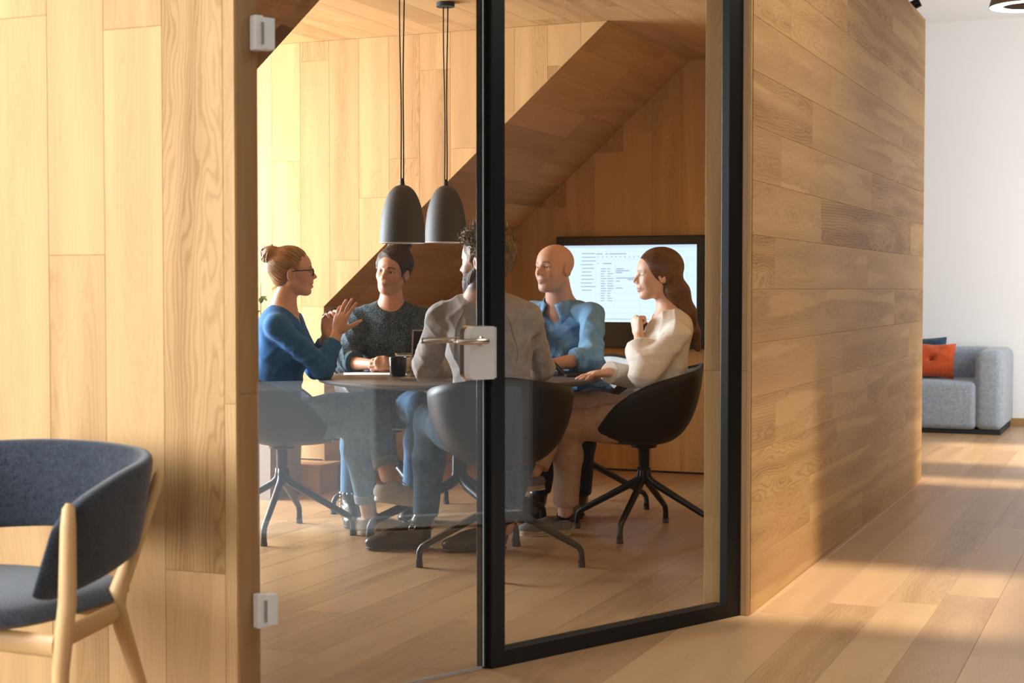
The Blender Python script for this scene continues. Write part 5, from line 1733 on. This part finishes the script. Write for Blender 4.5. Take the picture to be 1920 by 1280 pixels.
for q, sx in (('R', 0), ('L', 0)):
    a = J['ank' + q]; hl = V3(a[0], a[1], 0) + FW * 0.05; tt = hl - FW * 0.225 + RTn * (0.03 if q == 'R' else -0.02)
    shoe(pK, q, hl, tt, (0, 0, 1), 'boot', (LEATHER, SOLEB), shaft=a + (J['knee' + q] - a) * 0.20)
    rr = np.random.RandomState(4); mb = MB(); c0 = a + (J['knee' + q] - a) * 0.17
    for i in range(14):
        th = 2 * PI * i / 14; c_ = c0 + (RTn * math.cos(th) + FW * math.sin(th)) * 0.052
        mb.lathe([(0.0055, -0.004), (0.006, 0.0), (0.0045, 0.004), (0.0, 0.0055)], tuple(c_), 8, True)
    for i in range(6):
        c_ = c0 - RTn * 0.050 - FW * 0.006 - V3(0, 0, 0.018 * (i + 1)); mb.lathe([(0.0055, -0.004), (0.006, 0.0), (0.0045, 0.004), (0.0, 0.0055)], tuple(c_), 8, True)
    o = mb.build('studs', METAL, pK.root, True); o.data.transform(Matrix.Translation(-Vector(pK.org)))
DARKH = hair_mat('dark_brown_hair', (0.010, 0.006, 0.005), (0.060, 0.035, 0.026), 0.5)
bun = V3(-0.05, 0.0, 0.142)
F = cap_field(hK, 0.014, [((0.034, 0, 0.004), (0.82, 0, -0.57)), ((0, 0, -0.05), (0.3, 0, -1))], [((-0.05, 0, -0.01), (0.055, 0.068, 0.055), 0.02), (bun, (0.052, 0.058, 0.040), 0.02)])
P, Q = F.mesh(0.004, (), 2)
P = P + vnormals(P, Q) * (folds(P, 0.004, 8, 150.0))[:, None]
rs = np.random.RandomState(9); paths = []


def curl(h, p0, dirv, L, rad, turns, rs, n=18):
    dirv = nrm(dirv); a1 = nrm(np.cross(dirv, rs.normal(size=3))); a2 = np.cross(dirv, a1); s0 = rs.uniform(0, 6)
    return [h.w(*(p0 + dirv * L * t + (a1 * math.cos(s0 + turns * 2 * PI * t) + a2 * math.sin(s0 + turns * 2 * PI * t)) * rad)) for t in np.linspace(0, 1, n)]


for k in range(150):
    a = nrm(V3(rs.uniform(-0.9, 0.7), rs.uniform(-1, 1), rs.uniform(0.0, 1)))
    if a[0] > 0.75 * a[2] + 0.25: continue
    p0 = on_head(a, 0.012); tg = bun - p0
    paths.append(curl(hK, p0, tg + rs.normal(size=3) * 0.02, rs.uniform(0.03, 0.05), 0.004, rs.uniform(1, 2), rs))
for k in range(90):
    a = nrm(rs.normal(size=3)); p0 = bun + V3(0.046, 0.052, 0.036) * a; paths.append(curl(hK, p0, np.cross(a, rs.normal(size=3)), rs.uniform(0.02, 0.045), 0.007, rs.uniform(0.8, 1.6), rs))
hair_object('hair', [(P, Q, np.sin(P @ V3(90, 60, 75)) * 4), tubes(paths, 0.0030)], DARKH, pK.root, pK.org)

# ---- man in the grey sweater, back to the glass
J = dict(pel=rd(-0.055, 6.27, 0.555), neck=jp(906, 550, 6.22), shL=jp(829, 594, 6.27), shR=jp(988, 596, 6.24), elL=jp(799, 688, 6.46), wrL=jp(843, 692, 6.66),
         elR=jp(1016, 690, 6.42), wrR=jp(965, 690, 6.62), kneeL=jp(808, 786, 6.65), ankL=jp(797, 984, 6.78), kneeR=jp(985, 790, 6.64), ankR=jp(946, 988, 6.70))
pM = Person('bearded man with curly hair in a grey sweater, seen from behind', CH['M'], J, fem=False, build=1.03)
hM = Head(jp(909, 491, 6.24), FW * 0.52 - RTn * 0.86 - V3(0, 0, 0.05), scale=1.0)
pM.body(hM, dict(jaw=1.08, nose=1.0, male=True), [dict(wrist=J['wrL'], d=RTn * 0.6 + FW * 0.8, normal=V3(0, 0, 1), thumb_side=1, curl=(0.5, 0.5, 0.5, 0.5), male=True),
        dict(wrist=J['wrR'], d=-RTn * 0.6 + FW * 0.8, normal=V3(0, 0, 1), thumb_side=-1, curl=(0.5, 0.5, 0.5, 0.5), male=True)],
        (0.60, 0.35, 0.24), (0.45, 0.18, 0.14), (0.12, 0.07, 0.04), beard=(0.10, 0.055, 0.032, 0.9), neckr=0.057)
MARL = cloth('grey_marl_knit', (0.30, 0.27, 0.25), (0.46, 0.43, 0.41), 900, wr=0.2, sheen=0.05)
F = Field(); pM.torso(F, 0.011)
for q in 'LR': pM.arm(F, q, 0.014, 0.82, 0.013)
nk = J['neck']
F.cone(nk + pM.up * 0.022 + pM.fwd * 0.012, nk + pM.up * 0.11, 0.062, 0.085, 0.012, sub=True)
o = pM.wear('sweater', F, MARL, 0.006, 0.007, 31, 34.0)
P, Nn_ = pM.last
for q, sg in (('shL', -1), ('shR', 1)):                   # raglan seams
    a = nk - pM.fwd * 0.06 + pM.lat * sg * 0.065; b = J[q] - pM.up * 0.17 - pM.lat * sg * 0.03 - pM.fwd * 0.05
    pts = []
    for t in np.linspace(0.03, 1, 16):
        c = a + (b - a) * t + pM.lat * sg * 0.035 * math.sin(PI * t) - pM.fwd * 0.08
        i = np.argmin(np.linalg.norm(P - c, axis=1)); pts.append(P[i] + Nn_[i] * 0.001)
    pts = np.array(pts); pts[1:-1] = (pts[:-2] + pts[1:-1] + pts[2:]) / 3
    so_ = MB().tube(pts, 0.0020, 6).build('seam', cloth('seam_grey', (0.27, 0.245, 0.23), (0.36, 0.33, 0.31)), o, True); so_.data.transform(Matrix.Translation(-Vector(pM.org)))
pM.trousers(DEN_D, 0.90, 0.90, e=0.012, name='jeans', amp=0.004, seed=8)
for q, hx, tx, dd in (('L', 806, 728, 6.77), ('R', 950, 872, 6.72)):
    y = 540 + 1.15 / dd * FPX
    hl = jp(hx, y, dd); hl[2] = 0; tt = jp(tx, y, dd - 0.03); tt[2] = 0; f_ = nrm(tt - hl)
    a = J['ank' + q]
    shoe(pM, q, hl, hl + f_ * 0.285, (0, 0, 1), 'boot', (LEATHER, SOLEB, METAL), shaft=a + (J['knee' + q] - a) * 0.14)
CURL = hair_mat('curly_brown_hair', (0.06, 0.034, 0.018), (0.36, 0.235, 0.125), 0.5)
F = cap_field(hM, 0.012, [((0.030, 0, 0.0), (0.86, 0, -0.50)), ((0, 0, -0.055), (0.3, 0, -1))], [((-0.055, 0, -0.02), (0.050, 0.064, 0.055), 0.02)])
P, Q = F.mesh(0.004, (), 2); P = P + vnormals(P, Q) * (folds(P, 0.006, 18, 120.0))[:, None]
rs = np.random.RandomState(19); paths = []
for k in range(1150):
    a = nrm(V3(rs.uniform(-1, 0.8), rs.uniform(-1, 1), rs.uniform(-0.75, 1)))
    if a[0] > 0.75 * a[2] + 0.12: continue
    p0 = on_head(a, 0.012); L = rs.uniform(0.03, 0.055) if a[2] > 0.2 else rs.uniform(0.015, 0.03)
    paths.append(curl(hM, p0, a * 0.45 + V3(0.5, 0, -0.15) + rs.normal(size=3) * 0.5, L, rs.uniform(0.005, 0.010) if a[2] > 0.2 else 0.004, rs.uniform(0.7, 1.5), rs, 14))
hair_object('hair', [(P, Q, np.sin(P @ V3(90, 60, 75)) * 4), tubes(paths, 0.0024)], CURL, pM.root, pM.org)
F = Field(); w_ = hM.w
for y in (-1, 1):
    F.chain([w_(-0.004, y * 0.062, -0.030), w_(0.018, y * 0.055, -0.072), w_(0.052, y * 0.034, -0.104), w_(0.072, 0, -0.116)], [0.017, 0.026, 0.027, 0.027], 0.02)
    F.chain([w_(0.022, y * 0.052, -0.046), w_(0.052, y * 0.040, -0.072), w_(0.075, y * 0.018, -0.092)], [0.014, 0.019, 0.018], 0.02)
    F.chain([w_(0.090, y * 0.004, -0.051), w_(0.078, y * 0.026, -0.060), w_(0.066, y * 0.033, -0.085)], [0.007, 0.008, 0.014], 0.01)
P, Q = F.mesh(0.0035, (), 2); P = P + vnormals(P, Q) * (folds(P, 0.003, 28, 220.0))[:, None]
hair_object('beard', [(P, Q, np.sin(P @ V3(190, 160, 175)) * 4)], hair_mat('beard_hair', (0.035, 0.018, 0.010), (0.13, 0.075, 0.04), 0.6), pM.root, pM.org)

# ---- bald man in the light blue shirt
J = dict(pel=rd(0.40, 7.98, 0.555), neck=jp(1050, 568, 7.74), shL=jp(1111, 590, 7.63), shR=jp(1000, 588, 7.85), elL=jp(1108, 672, 7.38), wrL=jp(1034, 683, 7.30),
         elR=jp(985, 682, 7.66), wrR=jp(992, 686, 7.40), kneeL=jp(1088, 765, 7.50), ankL=jp(1088, 945, 7.70), kneeR=jp(1028, 765, 7.52), ankR=jp(1010, 940, 7.70))
pP = Person('bald man with grey stubble in a light blue shirt, leaning on the table', CH['P'], J, fem=False)
hP = Head(jp(1039, 504, 7.64), -RTn * 0.72 - FW * 0.69 + V3(0, 0, 0.06), scale=1.02, roll=-0.03)
pP.body(hP, dict(jaw=1.05, nose=1.08, male=True, smile=0.4), [dict(wrist=J['wrL'], d=-RTn * 0.95 - FW * 0.1, normal=V3(0, 0, 1), thumb_side=-1, curl=(0.35, 0.35, 0.35, 0.4), male=True),
        dict(wrist=J['wrR'], d=-FW, normal=V3(0, 0, 1), thumb_side=1, curl=(0.35, 0.35, 0.35, 0.4), male=True)],
        (0.68, 0.40, 0.285), (0.54, 0.24, 0.19), (0.20, 0.13, 0.085), beard=(0.46, 0.34, 0.29, 0.40), neckr=0.058, iris=(0.05, 0.09, 0.12), look=(0.1, 0.06))
SHIRT = cloth('blue_chambray', (0.12, 0.29, 0.50), (0.23, 0.44, 0.68), 900, wr=0.42, sheen=0.03)
F = Field(); pP.torso(F, 0.014)
for q in 'LR': pP.arm(F, q, 0.017, 0.42, 0.020, k=0.022)
nk = J['neck']
F.cone(nk + pP.up * 0.005 + pP.fwd * 0.02, nk + pP.up * 0.10 + pP.fwd * 0.01, 0.064, 0.085, 0.012, sub=True)
F.cone(nk - pP.up * 0.135 + pP.fwd * 0.135, nk + pP.up * 0.04 + pP.fwd * 0.085, 0.010, 0.058, 0.008, sub=True)
o = pP.wear('shirt', F, SHIRT, 0.006, 0.010, 41, 40.0)
P, Nn_ = pP.last


def surf(P, N_, c, f):
    """outermost vertex of a garment around point c looking along f"""
    d = P - c; r = d - np.outer(d @ f, f); m = np.linalg.norm(r, axis=1); s_ = (d @ f) - 40 * m; i = int(np.argmax(s_)); return P[i], N_[i]


def plate(name, rows, mat, parent, org, th=0.0022):
    """cloth piece from a grid of points, given real thickness"""
    R_ = np.array(rows); a, b = R_.shape[:2]; vs = R_.reshape(-1, 3) - org
    fs = [(i * b + j, i * b + j + 1, (i + 1) * b + j + 1, (i + 1) * b + j) for i in range(a - 1) for j in range(b - 1)]
    o = mesh(name, vs, fs, mat, parent, True); m = o.modifiers.new('thickness', 'SOLIDIFY'); m.thickness = th; m.offset = 0.0
    return o


# collar: two leaves falling from a stand round the neck
for sg in (-1, 1):
    rows = []
    for t in np.linspace(0, 1, 12):
        a = PI * (0.02 + 0.86 * t)                      # from nape to front
        rx, ry = 0.066, 0.070
        top = nk + pP.up * (0.068 - 0.034 * t) + pP.lat * sg * rx * math.sin(a) - pP.fwd * (ry * math.cos(a) - 0.012)
        dn = nk + pP.up * (0.010 - 0.062 * t ** 1.4) + pP.lat * sg * (rx + 0.022 + 0.012 * t) * math.sin(a * (0.97 - 0.10 * t ** 3)) - pP.fwd * ((ry + 0.026) * math.cos(a * (0.97 - 0.07 * t ** 3)) - 0.022 - 0.02 * t)
        rows.append([top * (1 - u_) + dn * u_ + (pP.up * 0.006 * math.sin(PI * u_)) for u_ in np.linspace(0, 1, 5)])
    plate('collar', rows, SHIRT, o, pP.org, 0.004)
for k in range(4):
    c, n = surf(P, Nn_, nk - pP.up * (0.16 + 0.075 * k) + pP.lat * 0.0, pP.fwd)
    R_ = Vector(n).to_track_quat('Z', 'Y').to_matrix().to_4x4(); R_.translation = Vector(c - pP.org)
    b_ = MB().lathe([(0.0, 0.003), (0.005, 0.003), (0.006, 0.0015), (0.006, -0.002)], seg=14).build('button', simple('button_white', (0.75, 0.76, 0.78), 0.3), o, True); b_.matrix_local = R_
rows = []
for v_ in np.linspace(0, 1, 7):
    rows.append([(lambda c: c[0] + c[1] * 0.003)(surf(P, Nn_, nk - pP.up * (0.175 + 0.10 * v_) + pP.lat * (-0.045 - 0.085 * u_), pP.fwd)) for u_ in np.linspace(0, 1, 7)])
plate('pocket', rows, SHIRT, o, pP.org, 0.003)
F = Field()
for q in 'LR':
    b, c = J['el' + q], J['wr' + q]; n = nrm(c - b); en = b + (c - b) * 0.42
    F.cone(en - n * 0.045, en + n * 0.03, 0.063, 0.058, 0.01, cut=[(en + n * 0.006, n), (en - n * 0.04, -n)])
P2, Q2 = F.mesh(0.005, (), 2); P2 = P2 + vnormals(P2, Q2) * folds(P2, 0.003, 3, 60.0)[:, None]; to_object('rolled_cuff', P2, Q2, SHIRT, o, pP.org)
pP.trousers(NAVY, 0.88, 0.88, e=0.013, amp=0.004, seed=12)
BROWNL = simple('brown_leather', (0.05, 0.022, 0.012), 0.35, bump=(45, 0.25, 0.004))
for q in 'LR':
    a = J['ank' + q]; hl = V3(a[0], a[1], 0) + FW * 0.05; f_ = nrm(-FW * 0.9 - RTn * 0.35)
    shoe(pP, q, hl, hl + f_ * 0.28, (0, 0, 1), 'boot', (BROWNL, SOLEB), shaft=a + (J['knee' + q] - a) * 0.18)

# ---- woman in the white blouse, right of the table
J = dict(pel=rd(0.675, 7.17, 0.55), neck=jp(1258, 583, 7.17), shL=jp(1270, 627, 7.02), shR=jp(1247, 620, 7.32), elL=jp(1208, 698, 6.95), wrL=jp(1198, 628, 7.11),
         elR=jp(1199, 710, 7.22), wrR=jp(1140, 698, 7.03), kneeL=jp(1062, 797, 7.07), ankL=jp(1060, 957, 7.15), kneeR=jp(1046, 758, 7.13), ankR=jp(1000, 884, 7.02))
pW = Person('woman with long brown hair in a white blouse, fist raised near her chin', CH['W'], J)
hW = Head(jp(1231, 516, 7.16), -RTn * 0.985 - FW * 0.12 - V3(0, 0, 0.03), scale=0.945)
dL = nrm(jp(1189, 577, 7.13) - J['wrL']); dR = nrm(jp(1060, 706, 6.96) - J['wrR'])
pW.body(hW, dict(jaw=0.92, nose=0.95, open_=0.4), [dict(wrist=J['wrL'], d=dL, normal=-FW * 0.55 - RTn * 0.8, thumb_side=1, curl=(1.35, 1.4, 1.4, 1.4), spread=0.0, thumb=(0.35, 0.6), scale=0.97),
        dict(wrist=J['wrR'], d=dR, normal=V3(0, 0, 1) - RTn * 0.1, thumb_side=-1, curl=(0.16, 0.18, 0.2, 0.26), spread=0.07, thumb=(0.45, 0.15))],
        (0.72, 0.44, 0.315), (0.52, 0.17, 0.145), (0.09, 0.045, 0.025), neckr=0.046)
CREAM = cloth('cream_blouse', (0.70, 0.64, 0.56), (0.80, 0.76, 0.70), 700, wr=0.6, rough=0.75, sheen=0.03)
F = Field(); pW.torso(F, 0.013)
pW.arm(F, 'L', 0.020, 0.62, 0.036, k=0.02); pW.arm(F, 'R', 0.020, 0.97, 0.030, k=0.02)
b, c = J['elL'], J['wrL']; n = nrm(c - b); en = b + (c - b) * 0.62
F.cone(b + V3(0, 0, 0.0), en + n * 0.03, 0.058, 0.070, 0.03, cut=[(en - RTn * 0.02, nrm(n * 0.9 - RTn * 0.5 * 0))])
F.cone(J['elL'] - V3(0, 0, 0.01), J['elL'] + (J['shL'] - J['elL']) * 0.35, 0.062, 0.060, 0.03)
nk = J['neck']
F.cone(nk - pW.up * 0.01 + pW.fwd * 0.025, nk + pW.up * 0.10 + pW.fwd * 0.03, 0.062, 0.088, 0.012, sub=True)
F.cone(nk - pW.up * 0.065 + pW.fwd * 0.105, nk + pW.up * 0.03 + pW.fwd * 0.06, 0.014, 0.052, 0.012, sub=True)
F.ell(en + n * 0.006, (0.052, 0.052, 0.05), None, 0.006, sub=True)
o = pW.wear('blouse', F, CREAM, 0.006, 0.0075, 51, 30.0)
pW.trousers(BEIGE, 0.93, 0.93, e=0.012, flare=0.022, amp=0.004, seed=15)
hl = jp(1071, 1000, 7.17); hl[2] = 0; tt = jp(966, 1000, 7.13); tt[2] = 0
shoe(pW, 'L', hl, hl + nrm(tt - hl) * 0.25, (0, 0, 1), 'espadrille', (GREYC, JUTE, SOLEW))
hl = jp(1022, 917, 7.03); fd = nrm(jp(962, 925, 6.99) - hl)
shoe(pW, 'R', hl, hl + fd * 0.245, V3(0, 0, 1) - RTn * 0.35, 'espadrille', (GREYC, JUTE, SOLEW))
BRUN = hair_mat('brown_hair', (0.045, 0.017, 0.008), (0.20, 0.088, 0.036), 0.36)
F = cap_field(hW, 0.012, [((0.032, 0, 0.0), (0.86, 0, -0.51)), ((0, 0, -0.05), (0.35, 0, -1))], (), False)
w_ = hW.w
tie = V3(-0.122, 0.0, 0.030)
CHN = [(V3(-0.060, 0, 0.0), 0.060), (V3(-0.110, 0, -0.085), 0.052), (V3(-0.148, 0, -0.19), 0.044), (V3(-0.182, 0, -0.29), 0.024), (V3(-0.200, 0, -0.37), 0.006)]
for y in (-0.7, 0, 0.7):
    F.chain([w_(*(c + V3(0, y * r, 0))) for c, r in CHN], [r * 0.72 for c, r in CHN], 0.03)
SDC = [(V3(-0.034, 0.056, 0.0), 0.024), (V3(-0.058, 0.054, -0.085), 0.026), (V3(-0.110, 0.046, -0.18), 0.020)]
for y in (-1, 1): F.chain([w_(*(c * V3(1, y, 1))) for c, r in SDC], [r for c, r in SDC], 0.03)
P, Q = F.mesh(0.004, (), 2)
q = hW.loc(P); st = np.arctan2(q[:, 1], q[:, 2] + 0.9) * 30 + q[:, 1] * 90 + q[:, 0] * 25
rs = np.random.RandomState(23); paths = []
td = nrm((tie - HC) / HR)
for k in range(120):                                      # swept back to the tie
    u_ = rs.uniform(0, 1); s_ = V3(0.82, 0.0, 0.62) * (1 - u_) + V3(0.45, 0.9, 0.30) * u_
    if rs.rand() < 0.5: s_ = s_ * V3(1, -1, 1)
    paths.append([w_(*p_) for p_ in arc(s_ + rs.normal(size=3) * 0.05, td + rs.normal(size=3) * 0.07, 14, 0.0085, 0.005)])
for k in range(230):                                      # falling down the back and side
    ph = rs.uniform(-PI * 0.78, PI * 0.78); L = rs.uniform(0.75, 1.0); P_ = []; jr = rs.uniform(0.94, 1.05)
    for t in np.linspace(0.0, L, 16):
        f_ = t * (len(CHN) - 1); i = min(len(CHN) - 2, int(f_)); f_ -= i
        c = CHN[i][0] * (1 - f_) + CHN[i + 1][0] * f_; r = (CHN[i][1] * (1 - f_) + CHN[i + 1][1] * f_) * jr
        P_.append(w_(*(c + V3(-math.cos(ph) * r * 0.80, math.sin(ph) * r * 1.38, 0))) + rs.normal(size=3) * 0.0006)
    paths.append(P_)
for k in range(150):                                      # locks tucked behind the ear
    y = rs.choice((-1, 1)); ph = rs.uniform(-1.9, 1.9); P_ = []
    p0 = on_head(nrm(V3(rs.uniform(-0.25, 0.35), 0.9 * y, rs.uniform(0.25, 0.7))), 0.010)
    for t in np.linspace(0, 1, 14):
        f_ = t * 2; i = min(1, int(f_)); f_ -= i
        c = SDC[i][0] * (1 - f_) + SDC[i + 1][0] * f_; r = SDC[i][1] * (1 - f_) + SDC[i + 1][1] * f_
        b_ = c * V3(1, y, 1) + V3(-math.sin(ph) * r, y * math.cos(ph) * r * 1.02, 0)
        m_ = min(1, t * 3.2); m_ = m_ * m_ * (3 - 2 * m_)
        P_.append(w_(*(p0 * (1 - m_) + b_ * m_)))
    paths.append(P_)
hair_object('hair', [(P, Q, st), tubes(paths, [0.0028 if k < 120 else 0.0034 for k in range(len(paths))])], BRUN, pW.root, pW.org)
ring = [w_(*(tie + V3(0.0, 0.016 * math.cos(a), 0.016 * math.sin(a)))) for a in np.linspace(0, 2 * PI, 17)]
so_ = MB().tube(ring, 0.008, 8, False).build('hair_tie', RUBBER, pW.root, True); so_.data.transform(Matrix.Translation(-Vector(pW.org)))
